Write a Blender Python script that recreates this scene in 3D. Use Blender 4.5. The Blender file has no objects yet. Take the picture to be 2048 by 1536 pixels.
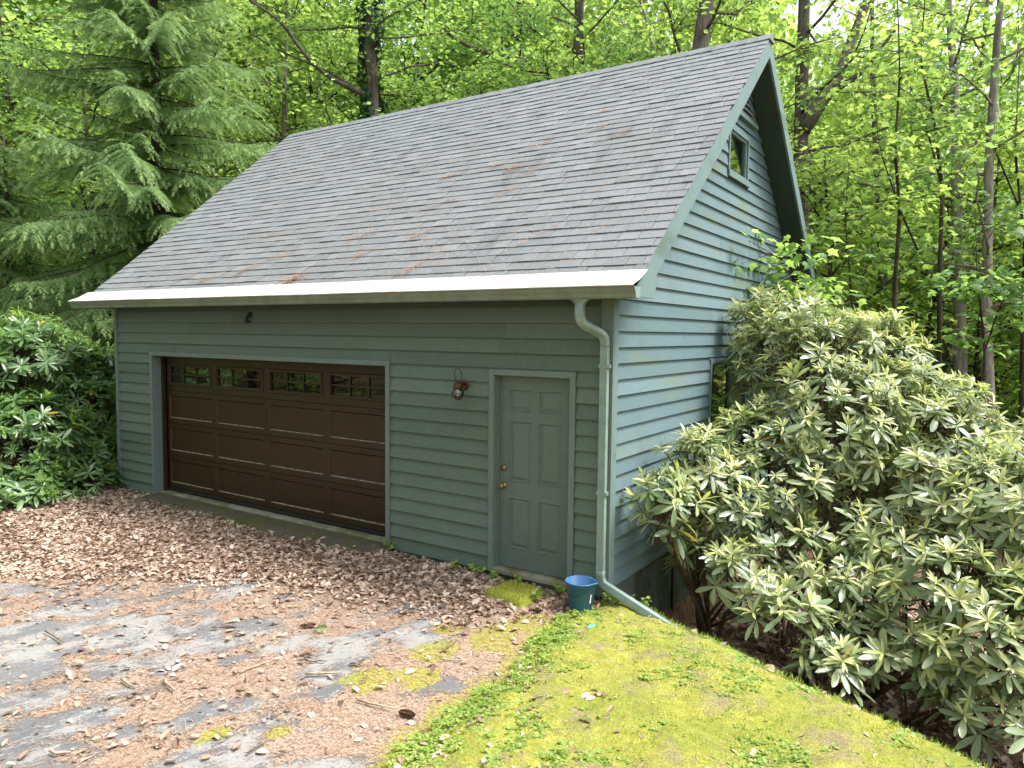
import bpy, math, random
import numpy as np
from mathutils import Matrix, Vector
rng = np.random.default_rng(11)
random.seed(7)
C = bpy.context.scene.collection
SC = bpy.context.scene
# ------------------------------------------------------------------ camera
CAMP = np.array([3.0206, -6.308, 2.4802]); YAW, PITCH, ROLL, FPX = -0.5811, 0.0695, 0.0106, 1464.5
_f = np.array([math.sin(YAW)*math.cos(PITCH), math.cos(YAW)*math.cos(PITCH), -math.sin(PITCH)])
_r = np.array([math.cos(YAW), -math.sin(YAW), 0.0]); _u = np.cross(_r, _f)
CR = math.cos(ROLL)*_r + math.sin(ROLL)*_u; CU = -math.sin(ROLL)*_r + math.cos(ROLL)*_u; CF = _f
cam = bpy.data.cameras.new('camera'); camo = bpy.data.objects.new('camera', cam); C.objects.link(camo)
camo.matrix_world = Matrix(((CR[0], CU[0], -CF[0], CAMP[0]), (CR[1], CU[1], -CF[1], CAMP[1]), (CR[2], CU[2], -CF[2], CAMP[2]), (0, 0, 0, 1)))
cam.sensor_width = 36; cam.lens = FPX/2048*36; cam.clip_start = 0.05; cam.clip_end = 500
SC.camera = camo
# ------------------------------------------------------------------ world, sun, exposure (bright thin overcast)
SUN_EL, SUN_AZ = math.radians(62), math.radians(62)      # azimuth clockwise from +Y
w = bpy.data.worlds.new('World'); SC.world = w; w.use_nodes = True
nt = w.node_tree; nt.nodes.clear()
sky = nt.nodes.new('ShaderNodeTexSky'); sky.sky_type = 'NISHITA'; sky.sun_disc = False
sky.sun_elevation = SUN_EL; sky.sun_rotation = SUN_AZ; sky.air_density = 1.0; sky.dust_density = 4.0; sky.ozone_density = 1.0
hs = nt.nodes.new('ShaderNodeHueSaturation'); hs.inputs['Saturation'].default_value = 0.45; hs.inputs['Value'].default_value = 1.0
bg = nt.nodes.new('ShaderNodeBackground'); bg.inputs['Strength'].default_value = 0.115
wo = nt.nodes.new('ShaderNodeOutputWorld')
nt.links.new(sky.outputs[0], hs.inputs['Color']); nt.links.new(hs.outputs[0], bg.inputs[0]); nt.links.new(bg.outputs[0], wo.inputs[0])
sl = bpy.data.lights.new('sun', 'SUN'); sl.energy = 1.5; sl.angle = math.radians(16); sl.color = (1.0, 0.975, 0.935)
so = bpy.data.objects.new('sun', sl); C.objects.link(so)
sd = Vector((math.sin(SUN_AZ)*math.cos(SUN_EL), math.cos(SUN_AZ)*math.cos(SUN_EL), math.sin(SUN_EL)))
so.rotation_euler = sd.to_track_quat('Z', 'Y').to_euler(); so.location = (8, 4, 30)
SC.view_settings.view_transform = 'Standard'; SC.view_settings.look = 'None'; SC.view_settings.gamma = 1
SC.view_settings.use_curve_mapping = False; SC.view_settings.exposure = 2.05
cy = SC.cycles; cy.use_denoising = True; cy.max_bounces = 8; cy.diffuse_bounces = 4; cy.glossy_bounces = 3; cy.transmission_bounces = 5; cy.transparent_max_bounces = 6
try: cy.denoiser = 'OPENIMAGEDENOISE'
except Exception: pass

def W(u, v, depth):
    "a point of the place seen at photo pixel (u, v), depth metres along the view axis (only used to lay out plants)"
    return CAMP + depth*(CF + CR*(u-1024)/FPX + CU*(768-v)/FPX)
# ------------------------------------------------------------------ helpers
def tag(o, label=None, cat=None, group=None, kind=None):
    if label: o['label'] = label
    if cat: o['category'] = cat
    if group: o['group'] = group
    if kind: o['kind'] = kind
    return o
def empty(name, loc=(0, 0, 0), rz=0):
    o = bpy.data.objects.new(name, None); C.objects.link(o); o.location = loc; o.rotation_euler = (0, 0, rz); o.empty_display_size = 0.2
    return o
def link(name, me, mat=None, parent=None, smooth=False):
    if mat is not None and len(me.materials) == 0: me.materials.append(mat)
    o = bpy.data.objects.new(name, me); C.objects.link(o)
    if parent is not None: o.parent = parent
    if smooth: me.polygons.foreach_set('use_smooth', [True]*len(me.polygons))
    return o
class MB:
    def __init__(s): s.v = []; s.f = []
    def add(s, vs, fs):
        b = len(s.v); s.v += [tuple(map(float, q)) for q in vs]; s.f += [tuple(b+i for i in q) for q in fs]; return s
    def box(s, x0, x1, y0, y1, z0, z1):
        return s.add([(x0,y0,z0),(x1,y0,z0),(x1,y1,z0),(x0,y1,z0),(x0,y0,z1),(x1,y0,z1),(x1,y1,z1),(x0,y1,z1)],
                     [(0,3,2,1),(4,5,6,7),(0,1,5,4),(1,2,6,5),(2,3,7,6),(3,0,4,7)])
    def prism(s, poly, a, b, axis):
        "extrude a polygon (2-tuples) along axis from a to b; axis 0: poly=(y,z), 1: poly=(x,z), 2: poly=(x,y)"
        def mk(q, t):
            return (t, q[0], q[1]) if axis == 0 else ((q[0], t, q[1]) if axis == 1 else (q[0], q[1], t))
        n = len(poly)
        return s.add([mk(q, a) for q in poly]+[mk(q, b) for q in poly],
                     [tuple(range(n))[::-1], tuple(range(n, 2*n))]+[(i, (i+1) % n, n+(i+1) % n, n+i) for i in range(n)])
    def lathe(s, prof, c, axis=2, n=20):
        "prof: list of (radius, offset along axis)"
        vs = []; fs = []
        for r, h in prof:
            for k in range(n):
                a = 2*math.pi*k/n; p, q = r*math.cos(a), r*math.sin(a)
                vs.append((c[0]+p, c[1]+q, c[2]+h) if axis == 2 else ((c[0]+p, c[1]+h, c[2]+q) if axis == 1 else (c[0]+h, c[1]+p, c[2]+q)))
        for i in range(len(prof)-1):
            for k in range(n): fs.append((i*n+k, i*n+(k+1) % n, (i+1)*n+(k+1) % n, (i+1)*n+k))
        return s.add(vs, fs)
    def tube(s, pts, rad, n=6, closed=False):
        pts = [np.array(q, float) for q in pts]; m = len(pts); vs = []; fs = []
        rad = rad if hasattr(rad, '__len__') else [rad]*m
        up = np.array([0.02, 0.03, 1.0]); prev = None
        for i in range(m):
            if closed: t = pts[(i+1) % m]-pts[i-1]
            else: t = pts[min(i+1, m-1)]-pts[max(i-1, 0)]
            t = t/(np.linalg.norm(t)+1e-9)
            a = np.cross(t, up) if prev is None else prev-t*(prev@t)
            if np.linalg.norm(a) < 1e-3: a = np.cross(t, [1, 0.1, 0])
            a /= np.linalg.norm(a); b = np.cross(t, a); prev = a
            for k in range(n):
                an = 2*math.pi*k/n; vs.append(pts[i]+rad[i]*(a*math.cos(an)+b*math.sin(an)))
        for i in range(m if closed else m-1):
            j = (i+1) % m
            for k in range(n): fs.append((i*n+k, i*n+(k+1) % n, j*n+(k+1) % n, j*n+k))
        if not closed: fs += [tuple(range(n))[::-1], tuple((m-1)*n+k for k in range(n))]
        return s.add(vs, fs)
    def mesh(s, name):
        me = bpy.data.meshes.new(name); me.from_pydata(s.v, [], s.f); me.update(); return me
    def build(s, name, mat, parent=None, smooth=False, bevel=0):
        o = link(name, s.mesh(name), mat, parent, smooth)
        import bmesh
        bm = bmesh.new(); bm.from_mesh(o.data); bmesh.ops.recalc_face_normals(bm, faces=bm.faces)
        if bevel: bmesh.ops.bevel(bm, geom=list(bm.edges), offset=bevel, segments=1, affect='EDGES')
        bm.to_mesh(o.data); bm.free()
        return o
def mesh_np(name, V, F, attrs=None):
    V = np.ascontiguousarray(V, np.float32); F = np.ascontiguousarray(F, np.int32); m, k = F.shape
    me = bpy.data.meshes.new(name)
    me.vertices.add(len(V)); me.vertices.foreach_set('co', V.ravel())
    me.loops.add(m*k); me.loops.foreach_set('vertex_index', F.ravel())
    me.polygons.add(m); me.polygons.foreach_set('loop_start', np.arange(0, m*k, k, dtype=np.int32))
    me.polygons.foreach_set('use_smooth', np.zeros(m, bool))
    me.update(calc_edges=True)
    for an, arr in (attrs or {}).items():
        a = me.attributes.new(an, 'FLOAT', 'POINT'); a.data.foreach_set('value', np.ascontiguousarray(arr, np.float32))
    return me
def nrm(a): return a/(np.linalg.norm(a, axis=-1, keepdims=True)+1e-9)
def basis(d, n):
    "rows: x = leaf axis, y = across, z = face normal"
    x = nrm(d); z = nrm(n-(n*x).sum(-1, keepdims=True)*x); y = np.cross(z, x)
    return np.stack([x, y, z], 1)
def scatter(T, F, O, B, S):
    "copies of a template T (verts) at origins O with bases B and scales S"
    S = np.asarray(S, float); S = S[:, None] if S.ndim == 1 else S
    V = O[:, None, :]+np.einsum('tk,nkj->ntj', T, B)*S[:, None, :] if S.shape[1] == 1 else O[:, None, :]+np.einsum('ntk,nkj->ntj', T[None]*S[:, None, :], B)
    n, t = len(O), len(T)
    return V.reshape(-1, 3), (F[None]+(np.arange(n)*t)[:, None, None]).reshape(-1, F.shape[1])
def merge(parts):
    Vs, Fs, b = [], [], 0
    for V, F in parts: Vs.append(V); Fs.append(F+b); b += len(V)
    return np.concatenate(Vs), np.concatenate(Fs)
def hsh(ix, iy, s): 
    q = np.sin(ix*127.1+iy*311.7+s*74.7)*43758.5453
    return q-np.floor(q)
def vnoise(x, y, s=0.0):
    x = np.asarray(x, float); y = np.asarray(y, float)
    ix, iy = np.floor(x), np.floor(y); fx, fy = x-ix, y-iy; fx = fx*fx*(3-2*fx); fy = fy*fy*(3-2*fy)
    return (hsh(ix, iy, s)*(1-fx)+hsh(ix+1, iy, s)*fx)*(1-fy)+(hsh(ix, iy+1, s)*(1-fx)+hsh(ix+1, iy+1, s)*fx)*fy
def fbm(x, y, s=0.0, o=4):
    t = 0; a = .5; x = np.asarray(x, float); y = np.asarray(y, float)
    for i in range(o): t = t+a*vnoise(x*2**i, y*2**i, s+i*3.3); a *= .5
    return t/(1-.5**o)
def sstep(a, b, x):
    t = np.clip((x-a)/(b-a), 0, 1); return t*t*(3-2*t)
# ------------------------------------------------------------------ materials
def hexc(h):
    c = [int(h[i:i+2], 16)/255 for i in (0, 2, 4)]
    return tuple(x/12.92 if x <= .04045 else ((x+.055)/1.055)**2.4 for x in c)+(1,)
class NT:
    def __init__(s, name):
        s.m = bpy.data.materials.new(name); s.m.use_nodes = True; s.t = s.m.node_tree; s.n = s.t.nodes; s.n.clear()
        s.out = s.n.new('ShaderNodeOutputMaterial')
    def N(s, ty, **kw):
        n = s.n.new('ShaderNode'+ty)
        for k, v in kw.items(): setattr(n, k, v)
        return n
    def L(s, a, b): s.t.links.new(a, b)
    def set(s, n, i, v):
        if hasattr(v, 'is_output') or isinstance(v, bpy.types.NodeSocket): s.L(v, n.inputs[i])
        else: n.inputs[i].default_value = v
    def math(s, op, a, b=0.0, clamp=False):
        n = s.N('Math', operation=op, use_clamp=clamp); s.set(n, 0, a); s.set(n, 1, b); return n.outputs[0]
    def mix(s, f, a, b, mode='MIX'):
        n = s.N('Mix', data_type='RGBA', blend_type=mode); s.set(n, 0, f); s.set(n, 6, a); s.set(n, 7, b); return n.outputs[2]
    def noise(s, vec, scale, detail=4, rough=.55, dist=0.0):
        n = s.N('TexNoise'); s.set(n, 'Vector', vec); n.inputs['Scale'].default_value = scale; n.inputs['Detail'].default_value = detail
        n.inputs['Roughness'].default_value = rough; n.inputs['Distortion'].default_value = dist; return n.outputs[0]
    def mapr(s, v, a, b, c=0.0, d=1.0):
        n = s.N('MapRange'); n.interpolation_type = 'SMOOTHSTEP'; s.set(n, 0, v); n.inputs[1].default_value = a; n.inputs[2].default_value = b
        n.inputs[3].default_value = c; n.inputs[4].default_value = d; return n.outputs[0]
    def ramp(s, v, stops):
        n = s.N('ValToRGB'); s.set(n, 0, v); e = n.color_ramp.elements
        while len(e) < len(stops): e.new(0.5)
        for q, (p, c) in zip(e, stops): q.position = p; q.color = c
        return n.outputs[0]
    def pos(s): return s.N('NewGeometry').outputs['Position']
    def obj(s): return s.N('TexCoord').outputs['Object']
    def scale(s, vec, sc):
        n = s.N('Mapping'); s.set(n, 0, vec); n.inputs['Scale'].default_value = sc; return n.outputs[0]
    def rnd(s):
        "one random number for each separate piece, whether it is an object of its own or an island of a joined mesh"
        a = s.N('NewGeometry').outputs['Random Per Island']; b = s.N('ObjectInfo').outputs['Random']
        return s.math('FRACT', s.math('ADD', a, b))
    def bump(s, h, strength=.3, dist=.01):
        n = s.N('Bump'); s.set(n, 'Height', h); n.inputs['Strength'].default_value = strength; n.inputs['Distance'].default_value = dist; return n.outputs[0]
    def bsdf(s, col, rough=.6, spec=.5, metal=0.0, normal=None, **kw):
        b = s.N('BsdfPrincipled'); s.set(b, 'Base Color', col); s.set(b, 'Roughness', rough); s.set(b, 'Specular IOR Level', spec); s.set(b, 'Metallic', metal)
        if normal is not None: s.L(normal, b.inputs['Normal'])
        for k, v in kw.items(): s.set(b, k, v)
        return b.outputs[0]
    def done(s, sh): s.L(sh, s.out.inputs[0]); return s.m
M = {}
def plain(name, col, rough=.6, spec=.4, metal=0.0, var=.15, nscale=30):
    t = NT(name); v = t.noise(t.obj(), nscale, 4)
    c = t.mix(t.mapr(v, .3, .7), tuple(x*(1-var) for x in col[:3])+(1,), tuple(min(1, x*(1+var)) for x in col[:3])+(1,))
    M[name] = t.done(t.bsdf(c, rough, spec, metal, t.bump(v, .15, .004)))
    return M[name]
def leafmat(name, c0, c1, c2, trans=(.25, .35, .03, 1), tw=.35, rough=.45, spec=.4, tip=None):
    t = NT(name); r = t.rnd()
    col = t.ramp(r, [(0, c0), (.5, c1), (1, c2)])
    big = t.noise(t.pos(), .9, 3); col = t.mix(t.mapr(big, .35, .65, 0, .45), col, c0)
    tr = t.mix(t.mapr(r, 0, 1, 0, .5), trans, col)
    if tip:
        a = t.N('Attribute', attribute_name='tip').outputs['Fac']
        col = t.mix(a, col, tip)
    sh = t.bsdf(col, rough, spec)
    tl = t.N('BsdfTranslucent'); t.L(tr, tl.inputs[0])
    mx = t.N('MixShader'); mx.inputs[0].default_value = tw; t.L(sh, mx.inputs[1]); t.L(tl.outputs[0], mx.inputs[2])
    M[name] = t.done(mx.outputs[0]); return M[name]
def siding(name, c0, c1, stain, samt, vertical=False):
    t = NT(name); o = t.pos()
    r = t.rnd()
    base = t.mix(r, c0, c1)
    g = t.noise(t.scale(o, (6, 6, 150)), 1.0, 5, .65)           # rough-sawn grain along the board
    st = t.noise(t.scale(o, (55, 55, 7)), 1.0, 3, .6)            # saw marks across it
    base = t.mix(t.mapr(g, .3, .75, 0, .28), base, tuple(x*.62 for x in c0[:3])+(1,))
    base = t.mix(t.mapr(st, .45, .8, 0, .14), base, tuple(min(1, x*1.9) for x in c1[:3])+(1,))
    big = t.noise(t.scale(o, (1.1, .9, 2.6)), 1.0, 5, .6); base = t.mix(t.mapr(big, .5, .75, 0, samt), base, stain)
    d2 = t.noise(t.scale(o, (2.0, 2.0, .45)), 1.0, 4, .6, 1.0); base = t.mix(t.mapr(d2, .55, .8, 0, .35), base, tuple(x*.6 for x in c1[:3])+(1,))
    sp = t.N('TexVoronoi'); t.set(sp, 'Vector', o); sp.inputs['Scale'].default_value = 9.0
    base = t.mix(t.mapr(sp.outputs['Distance'], .0, .05, .5, 0), base, (.03, .035, .03, 1))
    h = t.math('ADD', g, t.math('MULTIPLY', st, .6))
    M[name] = t.done(t.bsdf(base, .68, .3, 0, t.bump(h, .35, .004))); return M[name]
siding('siding_front', (.090, .125, .102, 1), (.124, .164, .138, 1), (.105, .135, .075, 1), .55)
siding('siding_gable_skylit', (.088, .142, .154, 1), (.128, .188, .204, 1), (.135, .165, .085, 1), .75)  # same paint as the front, blue sky light mixed into its colour
siding('trim_green', (.13, .172, .158, 1), (.142, .186, .17, 1), (.13, .15, .09, 1), .3)
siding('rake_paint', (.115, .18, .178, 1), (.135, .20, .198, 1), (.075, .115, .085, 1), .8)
siding('soffit_shaded', (.028, .045, .037, 1), (.032, .05, .041, 1), (.02, .03, .022, 1), .4)  # soffit colour darkened to carry the shade under the overhangs
def m_shingle():
    t = NT('shingle'); r = t.rnd(); o = t.pos()
    c = t.ramp(r, [(0, (.130, .145, .152, 1)), (.3, (.150, .166, .174, 1)), (.6, (.160, .176, .184, 1)), (.85, (.172, .187, .195, 1)), (1, (.196, .208, .213, 1))])
    g = t.noise(o, 320, 2, .7); c = t.mix(t.mapr(g, .35, .7, 0, .5), c, (.26, .275, .28, 1)); c = t.mix(t.mapr(t.noise(o, 60, 4, .8), .48, .66, 0, .45), c, (.085, .092, .095, 1))
    g2 = t.noise(o, 210, 2, .7); c = t.mix(t.mapr(g2, .5, .75, 0, .6), c, (.06, .06, .065, 1))
    big = t.noise(o, .7, 4, .6); c = t.mix(t.mapr(big, .45, .7, 0, .3), c, (.160, .160, .150, 1))
    dk = t.noise(t.scale(o, (1.6, .6, .6)), 1.4, 5, .65); c = t.mix(t.mapr(dk, .55, .72, 0, .5), c, (.08, .082, .085, 1))
    M['shingle'] = t.done(t.bsdf(c, .88, .25, 0, t.bump(t.math('ADD', g, g2), .5, .004)))
m_shingle()
def m_garage():
    t = NT('door_brown'); o = t.pos()
    g = t.noise(t.scale(o, (70, 70, 2.2)), 1, 5, .6); big = t.noise(o, 1.3, 4, .6)
    c = t.mix(g, (.021, .0112, .0036, 1), (.034, .0185, .0065, 1)); c = t.mix(t.mapr(big, .5, .8, 0, .4), c, (.026, .021, .011, 1))
    ds = t.noise(t.scale(o, (9, 9, 1.2)), 1, 4, .7); c = t.mix(t.mapr(ds, .62, .85, 0, .35), c, (.09, .075, .06, 1))
    M['door_brown'] = t.done(t.bsdf(c, .42, .4, 0, t.bump(g, .25, .002)))
m_garage()
def m_glass(name, tint):
    t = NT(name); fr = t.N('Fresnel'); fr.inputs[0].default_value = 1.55
    wv = t.noise(t.pos(), 2.5, 2); nb = t.bump(wv, .04, .02)
    gl = t.N('BsdfGlossy'); gl.inputs['Roughness'].default_value = .02; t.L(nb, gl.inputs['Normal']); gl.inputs[0].default_value = (.95, .95, .95, 1)
    tr = t.N('BsdfTransparent'); tr.inputs[0].default_value = tint
    f2 = t.math('MULTIPLY', fr.outputs[0], 1.9, True)
    mx = t.N('MixShader'); t.L(f2, mx.inputs[0]); t.L(tr.outputs[0], mx.inputs[1]); t.L(gl.outputs[0], mx.inputs[2])
    M[name] = t.done(mx.outputs[0])
m_glass('glass', (.55, .6, .58, 1))
def m_white():
    t = NT('guard_white'); o = t.pos()
    n = t.noise(t.scale(o, (5, 22, 22)), 1, 6, .7); c = t.mix(t.mapr(n, .48, .72, 0, .75), (.60, .585, .56, 1), (.33, .26, .19, 1))
    M['guard_white'] = t.done(t.bsdf(c, .35, .5))
m_white()
def m_concrete(name, a, b, moss, mamt):
    t = NT(name); o = t.pos(); n = t.noise(o, 5, 6, .65); n2 = t.noise(o, 40, 4, .6); m = t.noise(o, 2.2, 5, .65)
    c = t.mix(n, a, b); c = t.mix(t.mapr(n2, .5, .8, 0, .4), c, tuple(x*.5 for x in a[:3])+(1,)); c = t.mix(t.mapr(m, .42, .62, 0, mamt), c, moss)
    M[name] = t.done(t.bsdf(c, .9, .2, 0, t.bump(t.math('ADD', n, n2), .5, .012)))
m_concrete('concrete', (.055, .048, .038, 1), (.105, .092, .072, 1), (.075, .075, .02, 1), .8)
m_concrete('foundation_paint', (.075, .10, .09, 1), (.13, .165, .15, 1), (.05, .065, .045, 1), .8)
m_concrete('sill_pale', (.18, .165, .125, 1), (.34, .32, .26, 1), (.10, .10, .045, 1), .85)
m_concrete('mossy', (.13, .16, .025, 1), (.27, .30, .03, 1), (.20, .25, .02, 1), .6)
plain('gutter_paint', (.15, .18, .135), .45, .5, 0, .15, 6)
plain('spout_paint', (.19, .255, .24), .45, .5, 0, .12, 8)
plain('door_paint', (.100, .134, .116), .5, .4, 0, .05, 12)
plain('bronze', (.075, .040, .022), .5, .5, .6, .4, 60)
plain('brass', (.30, .20, .09), .35, .5, .8, .2, 60)
plain('ledge_highlight', (.19, .165, .135), .8, .2, 0, .4, 14)  # pale colour standing in for sky highlights on the panels' lower bevels
plain('dark_metal', (.015, .016, .017), .5)
plain('interior', (.05, .045, .04), .9, .1)
plain('curtain', (.30, .30, .25), .9, .1, 0, .2, 9)
plain('bucket_blue', (.036, .125, .26), .38, .45, 0, .12, 6)
plain('sticker', (.62, .64, .62), .5)
plain('turquoise', (.10, .48, .36), .4)
plain('twig', (.16, .115, .08), .9, .1, 0, .45, 25)
plain('twig_pale', (.34, .27, .19), .9, .1, 0, .3, 25)
plain('cone', (.10, .055, .032), .8, .2, 0, .4, 40)
def bark(name, a, b, lich, sc=(9, 9, 1.6)):
    t = NT(name); o = t.obj(); n = t.noise(t.scale(o, sc), 1.6, 6, .65, .4); m = t.noise(o, 1.5, 4)
    c = t.mix(t.mapr(n, .3, .7), a, b); c = t.mix(t.mapr(m, .5, .7, 0, .6), c, lich)
    M[name] = t.done(t.bsdf(c, .92, .15, 0, t.bump(n, .9, .05)))
bark('bark_grey', (.055, .045, .036, 1), (.16, .135, .11, 1), (.13, .14, .10, 1))
bark('bark_pale', (.12, .105, .085, 1), (.30, .275, .235, 1), (.22, .235, .18, 1))
bark('bark_dark', (.022, .017, .013, 1), (.075, .06, .045, 1), (.06, .06, .04, 1))
bark('stem_brown', (.06, .042, .028, 1), (.15, .11, .075, 1), (.12, .12, .06, 1), (20, 20, 6))
leafmat('leaf_maple', (.068, .155, .042, 1), (.105, .215, .052, 1), (.155, .27, .065, 1), (.50, .72, .15, 1), .52, .5, .25)
leafmat('leaf_lime', (.095, .19, .038, 1), (.145, .255, .05, 1), (.205, .315, .065, 1), (.58, .76, .16, 1), .53, .5, .25)
leafmat('leaf_mid', (.050, .125, .040, 1), (.080, .172, .050, 1), (.118, .22, .062, 1), (.38, .62, .14, 1), .48, .48, .3)
leafmat('leaf_ivy', (.012, .05, .016, 1), (.022, .075, .022, 1), (.04, .10, .025, 1), (.08, .2, .03, 1), .2, .35, .5)
leafmat('leaf_rhodo', (.095, .155, .065, 1), (.215, .28, .14, 1), (.37, .42, .245, 1), (.42, .52, .16, 1), .3, .30, .7)
leafmat('leaf_rhodo_new', (.36, .42, .15, 1), (.50, .53, .24, 1), (.62, .60, .38, 1), (.55, .6, .12, 1), .35, .4, .4)
leafmat('leaf_rhodo_yellow', (.30, .25, .03, 1), (.36, .28, .03, 1), (.30, .18, .03, 1), (.5, .4, .05, 1), .3, .45, .3)
leafmat('leaf_rhodo_deep', (.055, .125, .038, 1), (.095, .18, .056, 1), (.155, .25, .09, 1), (.26, .44, .06, 1), .25, .33, .6)
leafmat('needles', (.080, .150, .058, 1), (.120, .20, .078, 1), (.165, .25, .105, 1), (.36, .54, .15, 1), .40, .65, .2, tip=(.30, .43, .17, 1))
leafmat('leaf_clover', (.15, .24, .045, 1), (.25, .35, .07, 1), (.38, .45, .12, 1), (.3, .5, .05, 1), .35, .5, .3)
leafmat('grass', (.17, .25, .04, 1), (.28, .36, .06, 1), (.42, .44, .12, 1), (.4, .5, .06, 1), .35, .5, .3)
leafmat('moss_tip', (.32, .35, .045, 1), (.48, .48, .08, 1), (.64, .60, .18, 1), (.45, .45, .06, 1), .25, .7, .2)
leafmat('leaf_dead', (.16, .10, .07, 1), (.40, .285, .215, 1), (.66, .54, .44, 1), (.3, .16, .08, 1), .12, .75, .2)
leafmat('needle_dead', (.24, .14, .085, 1), (.36, .225, .145, 1), (.50, .35, .245, 1), (.3, .16, .08, 1), .08, .7, .2)
def m_moss_ground():
    t = NT('moss_lawn'); o = t.pos()
    a = t.noise(o, 1.3, 5, .6); b = t.noise(o, 14, 6, .7); d = t.noise(o, 75, 4, .75); e = t.noise(o, 5, 6, .7)
    c = t.mix(t.mapr(b, .3, .7), (.34, .36, .05, 1), (.56, .53, .12, 1)); c = t.mix(t.mapr(a, .44, .62, 0, .5), c, (.25, .31, .055, 1))
    c = t.mix(t.mapr(t.math('ADD', t.noise(o, 2.4, 6, .72), t.math('MULTIPLY', t.math('SUBTRACT', d, .5), .5)), .50, .63, 0, .8), c, t.mix(e, (.20, .14, .085, 1), (.50, .40, .29, 1)))
    c = t.mix(t.mapr(d, .42, .68, 0, .5), c, (.12, .125, .02, 1)); c = t.mix(t.mapr(t.noise(o, 120, 3, .7), .55, .7, 0, .6), c, (.50, .46, .16, 1))
    M['moss_lawn'] = t.done(t.bsdf(c, .95, .1, 0, t.bump(t.math('ADD', b, d), 1.0, .035)))
m_moss_ground()
def m_asphalt():
    t = NT('asphalt'); o = t.pos(); at = lambda n: t.N('Attribute', attribute_name=n).outputs['Fac']
    rot = t.N('Mapping'); rot.vector_type = 'TEXTURE'; t.set(rot, 0, o); rot.inputs['Rotation'].default_value = (0, 0, math.radians(72)); rot.inputs['Scale'].default_value = (1, .38, 1)
    fine = t.noise(rot.outputs[0], 9, 6, .72); grit = t.noise(o, 170, 3, .75); sp = t.noise(o, 42, 5, .78); mid = t.noise(o, 7, 6, .7); big = t.noise(o, .8, 4, .6)
    br = t.math('ADD', t.math('MULTIPLY', t.math('SUBTRACT', sp, .5), 1.5), t.math('MULTIPLY', t.math('SUBTRACT', fine, .5), 1.5))
    c = t.mix(t.mapr(big, .3, .7), (.100, .102, .107, 1), (.146, .146, .148, 1))
    c = t.mix(t.mapr(grit, .35, .75, 0, .6), c, (.20, .205, .215, 1)); c = t.mix(t.mapr(sp, .55, .75, 0, .5), c, (.055, .058, .064, 1))
    li = t.math('ADD', at('lichen'), br); c = t.mix(t.mapr(t.math('ADD', at('lichen'), t.math('MULTIPLY', br, 2.0)), .40, .9, 0, .7), c, t.mix(mid, (.25, .24, .225, 1), (.42, .40, .37, 1)))
    nd = t.math('ADD', at('needle'), t.math('MULTIPLY', br, 1.0))
    ncol = t.mix(t.mapr(sp, .35, .65), (.17, .11, .075, 1), t.mix(mid, (.33, .23, .165, 1), (.50, .40, .315, 1)))
    c = t.mix(t.mapr(nd, .25, .85, 0, .92), c, ncol)
    ms = t.math('ADD', at('moss'), t.math('MULTIPLY', br, .8)); c = t.mix(t.mapr(ms, .48, .66, 0, .85), c, t.mix(t.mapr(sp, .3, .7), (.13, .14, .02, 1), (.38, .36, .05, 1)))
    h = t.math('ADD', t.math('ADD', grit, sp), t.math('MULTIPLY', t.mapr(nd, .42, .7), .8))
    M['asphalt'] = t.done(t.bsdf(c, .93, .2, 0, t.bump(h, .8, .010)))
m_asphalt()
def m_floor():
    t = NT('forest_floor'); o = t.pos(); a = t.noise(o, 9, 6, .7); b = t.noise(o, .5, 4); d = t.noise(o, 45, 4, .7)
    c = t.mix(t.mapr(a, .3, .7), (.085, .05, .032, 1), (.24, .155, .105, 1)); c = t.mix(t.mapr(d, .45, .75, 0, .5), c, (.33, .23, .16, 1)); c = t.mix(t.mapr(b, .5, .7, 0, .5), c, (.05, .075, .018, 1))
    M['forest_floor'] = t.done(t.bsdf(c, .95, .1, 0, t.bump(t.math('ADD', a, d), .8, .04)))
m_floor()
# ------------------------------------------------------------------ ground
def edge_s(x, y): return (x-.25)*.42+(y+.02)*.907
def H(x, y):
    x = np.asarray(x, float); y = np.asarray(y, float)
    s = edge_s(x, y); right = sstep(-.35, .15, x)
    z = -.12+.03*(fbm(x*.7, y*.7, 2)-.5)+.03*sstep(-1.5, -3.5, x)*sstep(-3, 0, y)
    mound = sstep(-.15, .9, x+.1*y*.2)*sstep(.25, -.6, s)
    z = z+mound*(.05+.05*(fbm(x*1.3, y*1.3, 5)-.4))
    drop = (sstep(-.1, 1.35, s)*.82+np.clip(s-1.2, 0, 40)*.10)*right
    z = z-drop
    dist = np.hypot(x+3, y-3)
    z = z+np.clip(dist-26, 0, 60)*.22+np.clip(dist-11, 0, 60)*.05*sstep(2, -10, x)
    z = z+.12*(fbm(x*.35, y*.35, 9)-.5)*sstep(9, 14, dist)
    return z
def lawn_f(x, y):        # > 0 inside the mossy bank
    return np.minimum(x+.12-.04*y*0+.10*np.minimum(y+.4, 0)*.9+.28*(fbm(x*1.7, y*1.7, 3)-.5)+.15*(fbm(x*6, y*6, 4)-.5), .30-edge_s(x, y)+.25*(fbm(x*2.2, y*2.2, 8)-.5)+.14*(fbm(x*9, y*9, 18)-.5))
def streak(x, y): return .31*x+.95*y, .95*x-.31*y
def carpet_edge(x): return np.interp(x, [-9.5, -5.6, -3.2, -1.6, -.7, .2], [-3.7, -2.95, -1.40, -1.10, -.85, -.6])
def f_needle(x, y):
    a, b = streak(x, y); f = .45*fbm(a*.8, b*1.5, 15)+.55*fbm(a*2.2, b*4.6, 17)
    up = sstep(-1.3, .2, y-carpet_edge(x)); edge = sstep(.95, .2, -x-.12+.1*y*0)
    return np.clip(sstep(.38, .64, f+.16*up+.14*edge-.005+.35*(fbm(x*6, y*6, 19)-.5)), 0, 1)
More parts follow.
